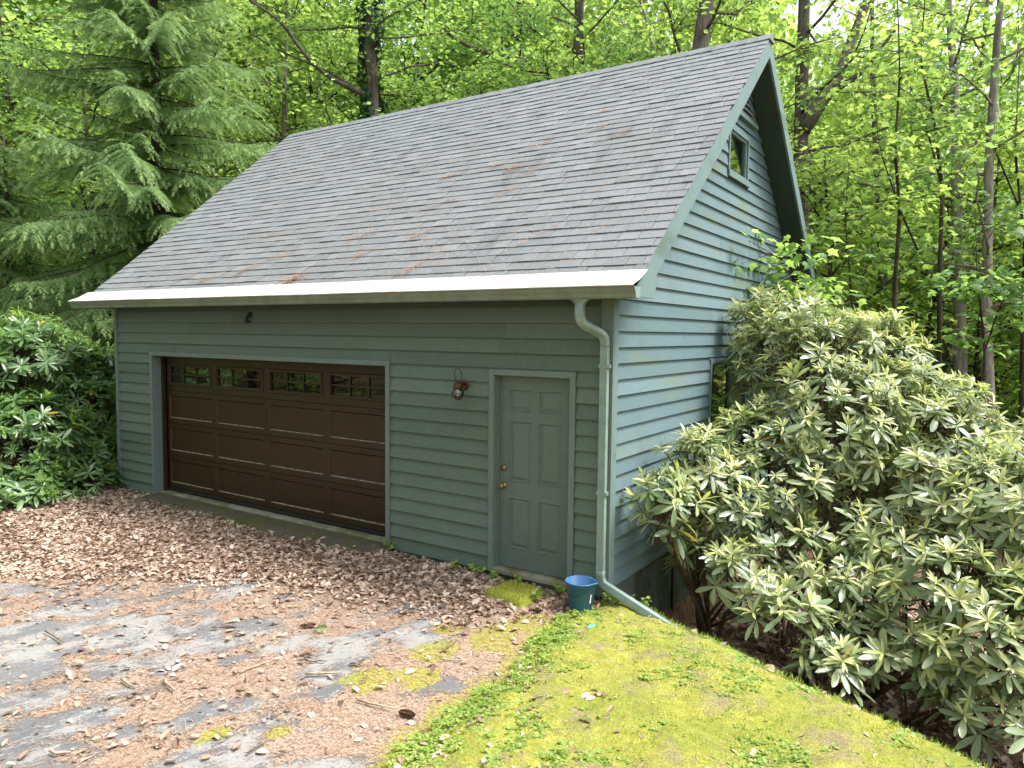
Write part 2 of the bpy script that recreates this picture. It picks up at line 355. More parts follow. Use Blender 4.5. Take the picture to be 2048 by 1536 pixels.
def f_lichen(x, y):
    a, b = streak(x, y); return sstep(.34, .68, .4*fbm(a*.8, b*1.8, 25)+.6*fbm(a*2.8, b*6.5, 27)+.35*(fbm(x*9, y*9, 28)-.5)+.02)
def f_moss(x, y):
    m = 0*x
    for (cx_, cy_, r) in ((-.76, -2.44, .32), (-.73, -3.29, .16), (-.69, -1.76, .36), (-1.05, -3.55, .16), (-.45, -1.3, .38), (-.5, -2.2, .25), (-.35, -.85, .3), (-.9, -1.35, .22)): m = np.maximum(m, sstep(1.25, .35, np.hypot((x-cx_)*1.3, y-cy_)/r+.9*(fbm(x*5, y*5, 41)-.5)))
    return np.maximum(m*.85, sstep(.45, .02, -lawn_f(x, y))*.75)
def sheet(name, xs, ys, keep, zoff, mat, attrs=None):
    X, Y = np.meshgrid(xs, ys, indexing='ij'); nx, ny = X.shape
    idx = np.arange(nx*ny).reshape(nx, ny)
    F = np.stack([idx[:-1, :-1], idx[1:, :-1], idx[1:, 1:], idx[:-1, 1:]], -1).reshape(-1, 4)
    x, y = X.ravel(), Y.ravel(); z = H(x, y)+zoff(x, y)
    if keep is not None:
        cx = x[F].mean(1); cyy = y[F].mean(1); F = F[keep(cx, cyy)]
    used = np.unique(F); rm = np.zeros(nx*ny, int); rm[used] = np.arange(len(used))
    V = np.stack([x, y, z], 1)[used]
    o = link(name, mesh_np(name, V, rm[F], {k: f(V[:, 0], V[:, 1]) for k, f in (attrs or {}).items()}), M[mat], smooth=True); o['kind'] = 'structure'
    return o
def in_garage(x, y): return (x > -8.6) & (x < -.06) & (y > .06) & (y < 7.68)
gx = np.concatenate([np.linspace(-90, -14, 30), np.linspace(-13.6, 6, 130), np.linspace(6.5, 60, 24)])
gy = np.concatenate([np.linspace(-45, -8, 16), np.linspace(-7.6, 8, 110), np.linspace(8.5, 90, 36)])
sheet('ground', gx, gy, lambda x, y: ~in_garage(x, y), lambda x, y: -.03+0*x, 'forest_floor')
sheet('driveway', np.arange(-9.6, 1.0, .045), np.arange(-9, .02, .045), lambda x, y: (x < .4-.0*y) & (edge_s(x, y) < .15), lambda x, y: 0*x+.004*vnoise(x*9, y*9, 4), 'asphalt', {'needle': f_needle, 'lichen': f_lichen, 'moss': f_moss})
sheet('mossy_lawn_bank', np.arange(-.9, 7.0, .035), np.arange(-8.5, .3, .035), lambda x, y: (lawn_f(x, y) > -.05) & ~((x < .02) & (y > -.02)), lambda x, y: -.012+.055*sstep(-.04, .35, lawn_f(x, y))+.022*vnoise(x*14, y*14, 2)+.014*vnoise(x*33, y*33, 6)+.06*(fbm(x*2.6, y*2.6, 1)-.5)+.05*(fbm(x*6, y*6, 14)-.5), 'moss_lawn')
# ------------------------------------------------------------------ garage
XL, D, RZ, OXR, OXL, EY, EZ = -8.66, 7.74, 6.442, .364, -9.135, -.163, 3.028
YR = D/2; SLOPE = (RZ-EZ)/(YR-EY); TH = math.atan(SLOPE)
def roofz(y): return RZ-abs(y-YR)*SLOPE
G = tag(empty('garage', (0, 0, 0)), 'green clapboard garage with steep grey shingle roof and brown overhead door', 'garage')
ROWH = .155
# openings on the front: overhead door and entry door
GL, GR, GZ0, GZ1 = -7.624, -2.85, .0, 2.085
DX0, DX1, DZ1 = -1.3085, -.4335, 2.03
fw = MB(); 
for a in ((XL+.05, GL-.03, -.06, 2.79), (GR+.03, DX0-.06, -.06, 2.79), (DX1+.06, -.05, -.06, 2.79), (GL-.03, GR+.03, GZ1+.03, 2.79), (DX0-.06, DX1+.06, DZ1+.06, 2.79)): fw.box(a[0], a[1], .03, .11, a[2], a[3])
front = fw.build('front_wall', M['interior'], G)
def board_front(x0, x1, z0, h, parent):
    b = MB(); t0, t1 = -.036, -.003          # butt proud at the bottom, thin at the top
    b.add([(x0, t0, z0), (x1, t0, z0), (x1, t1, z0+h+.02), (x0, t1, z0+h+.02), (x0, .028, z0), (x1, .028, z0), (x1, .028, z0+h+.02), (x0, .028, z0+h+.02)],
          [(0, 1, 2, 3), (5, 4, 7, 6), (0, 4, 5, 1), (1, 5, 6, 2), (2, 6, 7, 3), (3, 7, 4, 0)])
    return b.build('siding_board', M['siding_front'], parent)
nrow = 19
for i in range(nrow):
    z0 = -.05+i*ROWH-.0+random.uniform(-.002, .002); z1 = min(z0+ROWH, 2.80); h = z1-z0
    segs = [(XL+.075, -.09)]
    if z0 < GZ1+.04: segs = [(XL+.075, GL-.062), (GR+.062, -.09)]
    if z0 < DZ1+.055:
        segs = [s for s in segs if s[0] < -5]+([(XL+.075, DX0-.078)] if z0 >= GZ1+.04 else [(GR+.062, DX0-.078)])+[(DX1+.078, -.09)]
    for top_, ca, cb in ((GZ1+.061, GL-.0605, GR+.0605), (DZ1+.076, DX0-.0765, DX1+.0765)):
        lim = GZ1+.04 if ca < -5 else DZ1+.055
        if z0 < lim and z1 > top_+.004: board_front(ca, cb, top_, z1-top_, front)
    for (a, b_) in segs:
        cuts = [a]
        if b_-a > 3.2:
            n = 2 if b_-a > 6 else 1
            cuts += sorted(a+(b_-a)*(k+random.uniform(.25, .75))/n for k in range(n))
        cuts.append(b_)
        for p, q in zip(cuts[:-1], cuts[1:]):
            board_front(p+.0015, q-.0015, z0, h, front)
# gable wall (right), rows clipped by the roof and the openings
gwl = MB(); 
UW = (3.36, 4.17, 4.63, 5.17); LW = (2.88, 4.55, 1.15, 2.12)
gwl.prism([(.05, -.06), (D-.05, -.06), (D-.05, roofz(D)-.30), (YR, RZ-.30), (.05, roofz(0)-.30)], -.10, -.045, 0)
gable = gwl.build('gable_wall', M['interior'], G)
def under(z): return (YR-((RZ-.21)-z)/SLOPE, YR+((RZ-.21)-z)/SLOPE)
def board_gable(ya0, yb0, ya1, yb1, z0, z1, parent):
    b = MB(); t0, t1 = .031, .004; e = .02 if z1-z0 > .1 else 0
    b.add([(t0, ya0, z0), (t0, yb0, z0), (t1, yb1, z1+e), (t1, ya1, z1+e), (-.04, ya0, z0), (-.04, yb0, z0), (-.04, yb1, z1+e), (-.04, ya1, z1+e)],
          [(0, 1, 2, 3), (5, 4, 7, 6), (0, 4, 5, 1), (1, 5, 6, 2), (2, 6, 7, 3), (3, 7, 4, 0)])
    return b.build('siding_board', M['siding_gable_skylit'], parent)
z0 = .03-.155*0; i = 0
while z0 < 6.1:
    z1 = z0+ROWH
    lo0, hi0 = under(z0); lo1, hi1 = under(min(z1, RZ-.22))
    a0, b0, a1, b1 = max(.075, lo0), min(D-.07, hi0), max(.075, lo1), min(D-.07, hi1)
    cuts = []
    for wn in (UW, LW):
        if z0 < wn[3]+.05 and z1 > wn[2]-.05: cuts.append((wn[0]-.06, wn[1]+.06))
    spans = []
    if cuts:
        wn = UW if z0 > 3.5 else LW; c0, c1 = cuts[0]
        if z1 > wn[3]+.051: board_gable(c0, c1, c0, c1, wn[3]+.051, z1, gable)
        if z0 < wn[2]-.081: board_gable(c0, c1, c0, c1, z0, wn[2]-.101, gable)
        spans = [(a0, c0, a1, c0), (c1, b0, c1, b1)]
    else:
        if b0-a0 > 4.5:
            m = a0+(b0-a0)*random.uniform(.35, .65); spans = [(a0, m-.0015, a1, m-.0015), (m+.0015, b0, m+.0015, b1)]
        else: spans = [(a0, b0, a1, b1)]
    for s in spans:
        if s[1]-s[0] > .04: board_gable(s[0], s[1], s[2], max(s[3], s[2]+.01), z0+random.uniform(-.002, .002), z1, gable)
    z0 = z1; i += 1
# far walls, plain boards in strips (not seen in the picture)
bk = MB(); bk.box(XL+.03, -.12, D-.10, D-.02, -1.6, roofz(D)-.12); bk.build('rear_wall', M['siding_front'], G)
lw_ = MB(); lw_.prism([(.04, -.06), (D-.11, -.06), (D-.11, roofz(D-.11)-.30), (YR, RZ-.30), (.04, roofz(0)-.30)], XL+.03, XL+.08, 0); lw_.build('left_wall', M['siding_front'], G)
MB().box(XL+.09, -.11, .13, D-.11, -.10, -.03).build('floor_slab', M['interior'], G)
# corner boards, frieze
MB().box(XL, XL+.072, -.043, .03, -.05, 2.80).build('corner_board', M['trim_green'], G)
MB().box(-.088, .038, -.043, -.004, -.05, 2.80).build('corner_board', M['trim_green'], G)
MB().box(.004, .038, -.003, .073, .0, 2.95).build('corner_board', M['rake_paint'], G)
# foundation
MB().box(XL+.03, -.05, .0, .10, -.9, -.062).build('foundation', M['foundation_paint'], G)
MB().box(-.09, -.03, .101, 1.80, -1.7, -.005).build('foundation', M['foundation_paint'], G)
MB().box(-.09, -.03, 1.86, D-.12, -1.9, -.005).build('foundation', M['foundation_paint'], G)
MB().box(-.029, -.004, 1.80, 1.84, -1.4, .02).build('foundation_post', M['dark_metal'], G)
MB().box(-.03, .005, .075, D-.1, -.003, .029).build('skirt_board', M['siding_gable_skylit'], G)
# overhead door casing and jambs
for a in ((GL-.06, GL, -.04, GZ1+.06), (GR, GR+.06, -.06, GZ1+.06)): MB().box(a[0], a[1], -.046, .028, a[2], a[3]).build('door_casing', M['trim_green'], G)
MB().box(GL+.001, GR-.001, -.046, .028, GZ1, GZ1+.06).build('door_casing', M['trim_green'], G)
MB().box(GL-.028, GL, .029, .16, -.03, GZ1).build('door_jamb', M['trim_green'], G)
MB().box(GR, GR+.028, .029, .16, -.03, GZ1).build('door_jamb', M['trim_green'], G)
MB().box(GL-.028, GR+.028, .03, .16, GZ1, GZ1+.028).build('door_jamb', M['door_brown'], G)
for a, b_ in ((GL, GL+.05), (GR-.05, GR)): MB().box(a, b_, .10, .145, 0, GZ1).build('door_stop', M['door_brown'], G)
MB().box(GL+.05, GR-.05, .10, .145, GZ1-.035, GZ1).build('door_stop', M['door_brown'], G)
# overhead door: 4 sections x 4 cells
OD = MB().box(GL+.01, GR-.01, .19, .215, .02, GZ1-.37).box(GL+.01, GR-.01, .19, .215, GZ1-.075, GZ1).build('overhead_door', M['door_brown'], G)
ncol, nr = 4, 4; cw = (GR-GL-.10)/ncol; zb = .05; chh = (GZ1-.035-zb)/nr
def panel_mesh(w, h, window):
    b = MB(); sx, sz = .075, .075
    if window: rects = [(0, 0, 0), (.055, .085, 0), (.062, .092, .018), (.088, .118, .016), (.095, .125, -.014)]
    else: rects = [(0, 0, 0), (.055, .070, 0), (.062, .077, -.006), (.070, .088, -.018), (.085, .105, -.018)]
    vs = []; fs = []
    for (ix, iz, d) in rects: vs += [(ix, -d, iz), (w-ix, -d, iz), (w-ix, -d, h-iz), (ix, -d, h-iz)]
    for k in range(len(rects)-1):
        for j in range(4): fs.append((4*k+j, 4*k+(j+1) % 4, 4*k+4+(j+1) % 4, 4*k+4+j))
    lit_faces = [len(b.f)+4*k for k in ((2,) if not window else (2,))]
    b.add(vs, fs)
    vs = [(0, 0, 0), (w, 0, 0), (w, 0, h), (0, 0, h), (0, .02, 0), (w, .02, 0), (w, .02, h), (0, .02, h)]
    b.add(vs, [(0, 4, 5, 1), (1, 5, 6, 2), (2, 6, 7, 3), (3, 7, 4, 0)])
    if not window:        # field of beaded boards
        ix, iz, d = rects[-1]; n = 9; ww = (w-2*ix)/n
        for k in range(n):
            x = ix+k*ww; b.add([(x, .018, iz), (x+ww-.006, .018, iz), (x+ww-.006, .018, h-iz), (x, .018, h-iz)], [(0, 1, 2, 3)])
            b.add([(x+ww-.006, .018, iz), (x+ww-.003, .0192, iz), (x+ww-.003, .0192, h-iz), (x+ww-.006, .018, h-iz)], [(0, 1, 2, 3)])
            b.add([(x+ww-.003, .0192, iz), (x+ww, .018, iz), (x+ww, .018, h-iz), (x+ww-.003, .0192, h-iz)], [(0, 1, 2, 3)])
    me = b.mesh('panel' if not window else 'window_frame'); me.materials.append(M['door_brown']); me.materials.append(M['ledge_highlight'])
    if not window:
        for k in lit_faces: me.polygons[k].material_index = 1  # lower bevel gets the painted highlight
    return me
pm = panel_mesh(cw-.002, chh-.008, False); wm = panel_mesh(cw-.002, chh-.008, True)
wi = (.097, .127)
vm = MB().box(-.009, .009, .002, .018, wi[1], chh-.008-wi[1]).mesh('muntin'); vm.materials.append(M['door_brown'])
hm = MB().box(wi[0], cw-.002-wi[0], .003, .017, -.009, .009).mesh('muntin'); hm.materials.append(M['door_brown'])
pn = MB().box(wi[0]-.002, cw-wi[0], .0185, .0215, wi[1]-.002, chh-.006-wi[1]).mesh('pane'); pn.materials.append(M['glass'])
for r_ in range(nr):
    for c_ in range(ncol):
        x, z = GL+.05+c_*cw+.001, zb+r_*chh+.004; y = .165
        if r_ < nr-1:
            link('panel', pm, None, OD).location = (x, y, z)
        else:
            link('window_frame', wm, None, OD).location = (x, y, z)
            link('pane', pn, None, OD).location = (x, y, z)
            ww = cw-.002-2*wi[0]
            for k in (1, 2): link('muntin', vm, None, OD).location = (x+wi[0]+ww*k/3, y, z)
            link('muntin', hm, None, OD).location = (x, y, z+(chh-.008)/2)
MB().box(GL+.05, GR-.05, .15, .20, .012, .048).build('bottom_seal', M['dark_metal'], OD)
sill = MB().box(GL-.03, GR+.03, .055, .30, -.12, -.012).build('garage_sill', M['sill_pale'], G, bevel=.01)
# entry door
cs = MB().box(DX0-.075, DX0-.012, -.046, .028, -.05, DZ1+.075).build('entry_casing', M['trim_green'], G, bevel=.004)
MB().box(DX1+.012, DX1+.075, -.046, .028, -.05, DZ1+.075).build('entry_casing', M['trim_green'], G, bevel=.004)
MB().box(DX0-.0115, DX1+.0115, -.046, .028, DZ1+.012, DZ1+.075).build('entry_casing', M['trim_green'], G, bevel=.004)
MB().box(DX0-.030, DX0, .029, .12, -.02, DZ1+.012).build('entry_jamb', M['trim_green'], G)
MB().box(DX1, DX1+.030, .029, .12, -.02, DZ1+.012).build('entry_jamb', M['trim_green'], G)
MB().box(DX0, DX1, .03, .12, DZ1, DZ1+.0115).build('entry_jamb', M['trim_green'], G)
MB().box(DX0-.045, DX1+.06, -.05, .13, -.055, -.004).build('threshold', M['sill_pale'], G, bevel=.006)
DW = DX1-DX0-.006; x0 = DX0+.003; fy = .058
colx = [(.115, .395), (DW-.395, DW-.115)]; rowz = [(.21, .76), (.92, 1.57), (1.66, 1.90)]
dm = MB(); ys = (fy, fy+.035)
xs_ = [0]+[v for c in colx for v in c]+[DW]; zs_ = [.004]+[v for r in rowz for v in r]+[DZ1-.004]
for a in range(0, 6, 2): dm.box(x0+xs_[a], x0+xs_[a+1], ys[0], ys[1], zs_[0], zs_[-1])
for c in colx:
    for a in range(0, 8, 2): dm.box(x0+c[0], x0+c[1], ys[0], ys[1], zs_[a], zs_[a+1])
ED = dm.build('entry_door', M['door_paint'], G)
for c in colx:
    for r in rowz:
        b = MB(); a0, a1, b0, b1 = x0+c[0], x0+c[1], r[0], r[1]; vs = []; fs = []
        rects = [(0, 0), (.010, -.004), (.020, .012), (.034, .013), (.055, .003)]
        for (i_, d) in rects: vs += [(a0+i_, fy+d, b0+i_), (a1-i_, fy+d, b0+i_), (a1-i_, fy+d, b1-i_), (a0+i_, fy+d, b1-i_)]
        for k in range(len(rects)-1):
            for j in range(4): fs.append((4*k+j, 4*k+(j+1) % 4, 4*k+4+(j+1) % 4, 4*k+4+j))
        n = 4*(len(rects)-1); fs.append((n, n+1, n+2, n+3)); b.add(vs, fs); b.build('raised_panel', M['door_paint'], ED)
MB().lathe([(0, -.012), (.030, -.012), (.032, 0), (.028, .006), (0, .006)][::-1], (DX0+.06, fy-.006, 1.06), 1).build('deadbolt', M['brass'], ED, True)
MB().lathe([(0, 0), (.032, 0), (.032, -.008), (.014, -.012), (.012, -.03), (.026, -.042), (.030, -.055), (.024, -.068), (0, -.072)], (DX0+.06, fy, .87), 1).build('door_knob', M['brass'], ED, True)
MB().lathe([(0, -.002), (.008, -.002), (.008, .003)], (DX0+.30, fy-.001, .105), 1, 10).build('door_stop_screw', M['dark_metal'], ED)
# gable windows
def window(y0, y1, z0, z1, mull, name):
    t = .05
    b = MB()
    for a in ((y0-t, y0, z0-t, z1+t), (y1, y1+t, z0-t, z1+t), (y0, y1, z1, z1+t)): b.box(-.03, .038, a[0], a[1], a[2], a[3])
    o = b.build('window', M['rake_paint'], G)
    MB().box(-.03, .055, y0-t-.02, y1+t+.02, z0-t-.03, z0-.0005).build('sill', M['rake_paint'], o)
    f = MB(); s = .035
    for a in ((y0, y0+s, z0, z1), (y1-s, y1, z0, z1), (y0+s, y1-s, z0, z0+s), (y0+s, y1-s, z1-s, z1)): f.box(-.025, .015, a[0], a[1], a[2], a[3])
    f.build('sash', M['rake_paint'], o)
    if mull:
        MB().box(-.026, .022, mull-.03, mull+.03, z0+s, z1-s).build('mullion', M['rake_paint'], o)
        for a, b_ in ((y0+s, mull-.03), (mull+.03, y1-s)): MB().box(-.012, -.008, a, b_, z0+s, z1-s).build('pane', M['glass'], o)
    else: MB().box(-.012, -.008, y0+s, y1-s, z0+s, z1-s).build('pane', M['glass'], o)
    MB().box(-.044, -.040, y0, y1, z0, z1).build('unlit_room_sheet', M['dark_metal'], o)  # dark sheet stands in for the unlit room behind the glass
    return o
uw = window(*UW, None, 'upper'); lw = window(*LW, 3.72, 'lower')
cm = MB()
for k in range(10):
    y = UW[0]+.04+k*.022; cm.add([(-.036+.01*(k % 2), y, UW[2]+.04), (-.036+.01*((k+1) % 2), y+.022+.0, UW[2]+.04), (-.036+.01*((k+1) % 2), y+.022, UW[3]-.04), (-.036+.01*(k % 2), y, UW[3]-.04)], [(0, 1, 2, 3)])
cm.build('curtain', M['curtain'], uw)
vt = MB(); vt.prism([(YR-.62, 5.40), (YR+.62, 5.40), (YR+.62, 5.45), (YR-.62, 5.45)], .02, .075, 0); vent = vt.build('gable_vent', M['rake_paint'], G)
for k in range(4):
    zz = 5.46+k*.075; hw = .55-.08*k; MB().add([(.055, YR-hw, zz), (.055, YR+hw, zz), (.025, YR+hw, zz+.07), (.025, YR-hw, zz+.07)], [(0, 1, 2, 3)]).build('louvre', M['siding_gable_skylit'], vent)
# ---- roof
dk = .014
rf = MB()
def sl_pt(y, off): return (y, roofz(y)-off/math.cos(TH))
ya, yb = -.29, D+.29
rf.prism([sl_pt(ya, dk), (YR, RZ-dk/math.cos(TH)), sl_pt(yb, dk), sl_pt(yb, .06), (YR, RZ-.06/math.cos(TH)), sl_pt(ya, .06)], OXL+.01, OXR-.004, 0)
roof = rf.build('roof', M['soffit_shaded'], G)
LEN = (YR-EY)/math.cos(TH); EXPO = .1428; NROW = int(LEN/EXPO)
TABW = .3048
def tab_mesh(w, l, nm):
    # local: x along the eave, y up the slope, z out of the roof; butt edge at y=0
    b = MB(); g = .0028; tk = .0115
    b.add([(g, 0, 0), (w-g, 0, 0), (w-g, l, -.002), (g, l, -.002), (g+.002, 0, tk), (w-g-.002, 0, tk), (w-g, l, .001), (g, l, .001)],
          [(0, 3, 2, 1), (4, 5, 6, 7), (0, 1, 5, 4), (1, 2, 6, 5), (2, 3, 7, 6), (3, 0, 4, 7)])
    return b
TW = (.165, .215, .265, .315)
tms = {}
for w_ in TW:
    tms[w_] = tab_mesh(w_, EXPO+.012, 'shingle').mesh('shingle'); tms[w_].materials.append(M['shingle'])
tabs = []
for r_ in range(NROW+1):
    s0 = r_*EXPO
    if s0 > LEN-.05: break
    x = OXL-random.uniform(0, .2); jy = random.uniform(-.003, .003)
    while x < OXR+.012:
        w_ = random.choice(TW); xa, xb = max(x, OXL), min(x+w_, OXR+.012+random.uniform(-.004, .004))
        if xb-xa > .03: tabs.append((xa, xb, s0+jy+random.uniform(-.0035, .0035), random.choice((0, 0, .001, .003, .005)), w_))
        x += w_
def tab_world(xa, s, lift):
    y = EY+s*math.cos(TH); z = EZ+s*math.sin(TH); n = np.array([0, -math.sin(TH), math.cos(TH)])
    return np.array([xa, y, z])+n*(-.010+lift)
full = [t for t in tabs if abs(t[1]-t[0]-t[4]) < 1e-6]
def depth_of(t): return (tab_world(t[0]+.15, t[2], 0)-CAMP)@CF
full.sort(key=depth_of); near = full[:300]; ns = set(id(t) for t in near)
for t in near:
    o = link('shingle', tms[t[4]], None, roof); o.location = tab_world(t[0], t[2], t[3]); o.rotation_euler = (TH, 0, random.uniform(-.004, .004))
V, F, b0 = [], [], 0
RT = np.array([[1, 0, 0], [0, math.cos(TH), math.sin(TH)], [0, -math.sin(TH), math.cos(TH)]])
for t in tabs:
    if id(t) in ns: continue
    mb = tab_mesh(t[1]-t[0], EXPO+.012, 's'); v = np.array(mb.v)@RT+tab_world(t[0], t[2], t[3]); V.append(v); F.append(np.array(mb.f)+b0); b0 += 8
o = link('shingles', mesh_np('shingles', np.concatenate(V), np.concatenate(F)), M['shingle'], roof); o['kind'] = 'stuff'
# back slope courses and ridge caps
V, F, b0 = [], [], 0
for r_ in range(NROW+2):
    for k in range(31):
        s = (r_)*EXPO; y = D+.29-s*math.cos(TH)
        if y < YR+.1: continue
        z = roofz(y); mb = tab_mesh(TABW, EXPO+.012, 's'); v = np.array(mb.v)*np.array([-1, 1, 1]); v = v@RT; v[:, 1] *= -1
        v += np.array([OXL+TABW*(k+1), y, z])+np.array([0, math.sin(TH), math.cos(TH)])*-.010; V.append(v); F.append(np.array(mb.f)[:, ::-1]*1+b0); b0 += 8
o = link('rear_shingles', mesh_np('rear_shingles', np.concatenate(V), np.concatenate(F)), M['shingle'], roof); o['kind'] = 'stuff'
x = OXL; k = 0
rc = MB().add([(0, -.11, -.11*SLOPE), (0, 0, .004), (0, .11, -.11*SLOPE), (.20, -.11, -.11*SLOPE+.010), (.20, 0, .014), (.20, .11, -.11*SLOPE+.010),
               (0, -.11, -.11*SLOPE-.006), (0, .11, -.11*SLOPE-.006), (.20, -.11, -.11*SLOPE-.002), (.20, .11, -.11*SLOPE-.002)],
              [(0, 1, 4, 3), (1, 2, 5, 4), (3, 4, 5, 9, 8), (0, 3, 8, 6), (2, 7, 9, 5)]).mesh('ridge_cap'); rc.materials.append(M['shingle'])
while x < OXR-.02:
    o = link('ridge_cap', rc, None, roof); o.location = (x, YR, RZ+.004+random.uniform(-.003, .003)); x += .158
# rake boards, rake soffit, fascia, eave soffit
def rake(x0, x1, sgn, name='rake_board', mat='rake_paint'):
    def Y(y): return y if sgn > 0 else D-y
    top = .040; bot = .215
    P = [(-.29, 2.815), (.16, 2.815), (.16, roofz(.16)-bot/math.cos(TH)), (YR, RZ-bot/math.cos(TH)), (YR, RZ-top/math.cos(TH)+.02), (-.29, roofz(-.29)-top/math.cos(TH)+.02)]
    return MB().prism([(Y(y), z) for y, z in P], x0, x1, 0).build(name, M[mat], G)
for sgn in (1, -1):
    rake(OXR-.030, OXR+.0, sgn); rake(OXL+.012, OXL+.040, sgn)
def soff(x0, x1):
    b = MB(); q = .20
    e = .155
    b.prism([(e, roofz(e)-q/math.cos(TH)), (YR, RZ-q/math.cos(TH)), (D-e, roofz(e)-q/math.cos(TH)), (D-e, roofz(e)-(q+.012)/math.cos(TH)), (YR, RZ-(q+.012)/math.cos(TH)), (e, roofz(e)-(q+.012)/math.cos(TH))], x0, x1, 0)
    return b.build('rake_soffit', M['soffit_shaded'], G)
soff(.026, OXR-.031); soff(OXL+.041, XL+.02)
MB().box(OXL+.041, OXR-.031, -.289, -.262, 2.80, roofz(-.27)-.05).build('fascia_board', M['trim_green'], G)
MB().box(OXL+.041, OXR-.031, D+.262, D+.289, 2.80, roofz(-.27)-.05).build('fascia_board', M['trim_green'], G)
MB().box(OXL+.041, -.001+.02, -.261, -.036, 2.801, 2.815).build('eave_soffit', M['soffit_shaded'], G)
MB().box(OXL+.041, -.02, D+.0, D+.261, 2.801, 2.815).build('eave_soffit', M['soffit_shaded'], G)
MB().box(-.001+.021, OXR-.031, -.261, .155, 2.83, 2.845).build('rake_return', M['rake_paint'], G)
# gutter with its guard
gx0, gx1 = OXL-.12, OXR+.045
kp = [(-.292, 2.905), (-.292, 2.795), (-.382, 2.795), (-.395, 2.805), (-.398, 2.835), (-.418, 2.865), (-.425, 2.890), (-.433, 2.893), (-.433, 2.898), (-.421, 2.898), (-.414, 2.868), (-.392, 2.838), (-.389, 2.806), (-.380, 2.80), (-.297, 2.80), (-.297, 2.905)]
g_ = MB().prism(kp, gx0, gx1, 0)
gut = g_.build('gutter', M['gutter_paint'], G)
for a in (gx0, gx1-.003): MB().prism([(-.298, 2.90), (-.298, 2.798), (-.380, 2.798), (-.394, 2.806), (-.397, 2.836), (-.415, 2.866), (-.420, 2.895)], a-.002, a+.004, 0).build('gutter_end_cap', M['spout_paint'], gut)
gp = [(-.135, roofz(-.135)+.010), (-.16, roofz(-.16)+.014), (-.30, 2.966), (-.405, 2.926), (-.432, 2.916), (-.441, 2.907), (-.436, 2.903)]
xg = gx0; n = 0
while xg < gx1-.01:
    xe = min(xg+1.22, gx1-.004); b = MB(); off = random.uniform(-.006, .006)
    P = gp+[(y+.002, z-.004) for y, z in gp[::-1]]
    P = [(y+(off if i in (0, 13) else 0), z+.0015*(n % 2)) for i, (y, z) in enumerate(P)]
    b.prism(P, xg, xe-.001, 0); b.build('gutter_guard', M['guard_white'], gut); xg = xe; n += 1
# downspout
def sweep_rect(path, wx, wy, n=4):
    path = [np.array(q, float) for q in path]; vs = []; fs = []; m = len(path); prev = np.array([1.0, 0, 0])
    prof = []
    for k in range(6): prof.append((-wx/2+wx*k/5, -wy/2-(.003 if k in (1, 3) else 0)))
    for k in range(1, 4): prof.append((wx/2, -wy/2+wy*k/3))
    for k in range(1, 6): prof.append((wx/2-wx*k/5, wy/2))
    for k in range(1, 3): prof.append((-wx/2, wy/2-wy*k/3))
    L_ = len(prof)
    for i in range(m):
        t = path[min(i+1, m-1)]-path[max(i-1, 0)]; t /= np.linalg.norm(t)
        side = np.array([1.0, 0, 0])-t*t[0]; side = prev-t*(prev@t); side /= np.linalg.norm(side); prev = side; nn = np.cross(t, side)
        for (a, c) in prof: vs.append(path[i]+side*a+nn*c)
    for i in range(m-1):
        for k in range(L_): fs.append((i*L_+k, i*L_+(k+1) % L_, (i+1)*L_+(k+1) % L_, (i+1)*L_+k))
    fs += [tuple(range(L_))[::-1], tuple((m-1)*L_+k for k in range(L_))]
    return MB().add(vs, fs)
def smooth_path(P, r, n=5):
    P = [np.array(q, float) for q in P]; out = [P[0]]
    for i in range(1, len(P)-1):
        a = P[i]+nrm(P[i-1]-P[i])*r; b = P[i]+nrm(P[i+1]-P[i])*r
        for k in range(n+1):
            t = k/n; out.append((1-t)**2*a+2*t*(1-t)*P[i]+t*t*b)
    return out+[P[-1]]
SP = smooth_path([(-.160, -.345, 2.74), (-.160, -.345, 2.585), (-.028, -.085, 2.46), (-.028, -.085, 2.36)], .07)
top = sweep_rect(SP, .078, .058).build('downspout_elbow', M['spout_paint'], G, True)
dsv = sweep_rect([(-.028, -.085, 2.37), (-.028, -.085, .20)], .074, .054).build('downspout', M['spout_paint'], G)
low = smooth_path([(-.028, -.085, .22), (-.028, -.085, .10), (.80, -.235, -.14)], .075, 7)
sweep_rect(low, .078, .058).build('downspout_extension', M['spout_paint'], G, True)
fun = []
for k in range(6):
    t = k/5; ww = .039+.055*t**2.2; fun.append((2.735+.062*t, ww, .029+.012*t))
b = MB(); vs = []; fs = []
for (z, a, c) in fun: vs += [(-.16-a, -.345-c, z), (-.16+a, -.345-c, z), (-.16+a, -.345+c, z), (-.16-a, -.345+c, z)]
for k in range(5):
    for j in range(4): fs.append((4*k+j, 4*k+(j+1) % 4, 4*k+4+(j+1) % 4, 4*k+4+j))
b.add(vs, fs).build('downspout_outlet', M['spout_paint'], G, True)
for z in (2.16, .95): MB().box(-.075, .036, -.117, -.1135, z, z+.035).box(-.078, -.0675, -.116, -.036, z, z+.035).box(.0115, .022, -.116, -.036, z, z+.035).build('downspout_strap', M['spout_paint'], dsv)
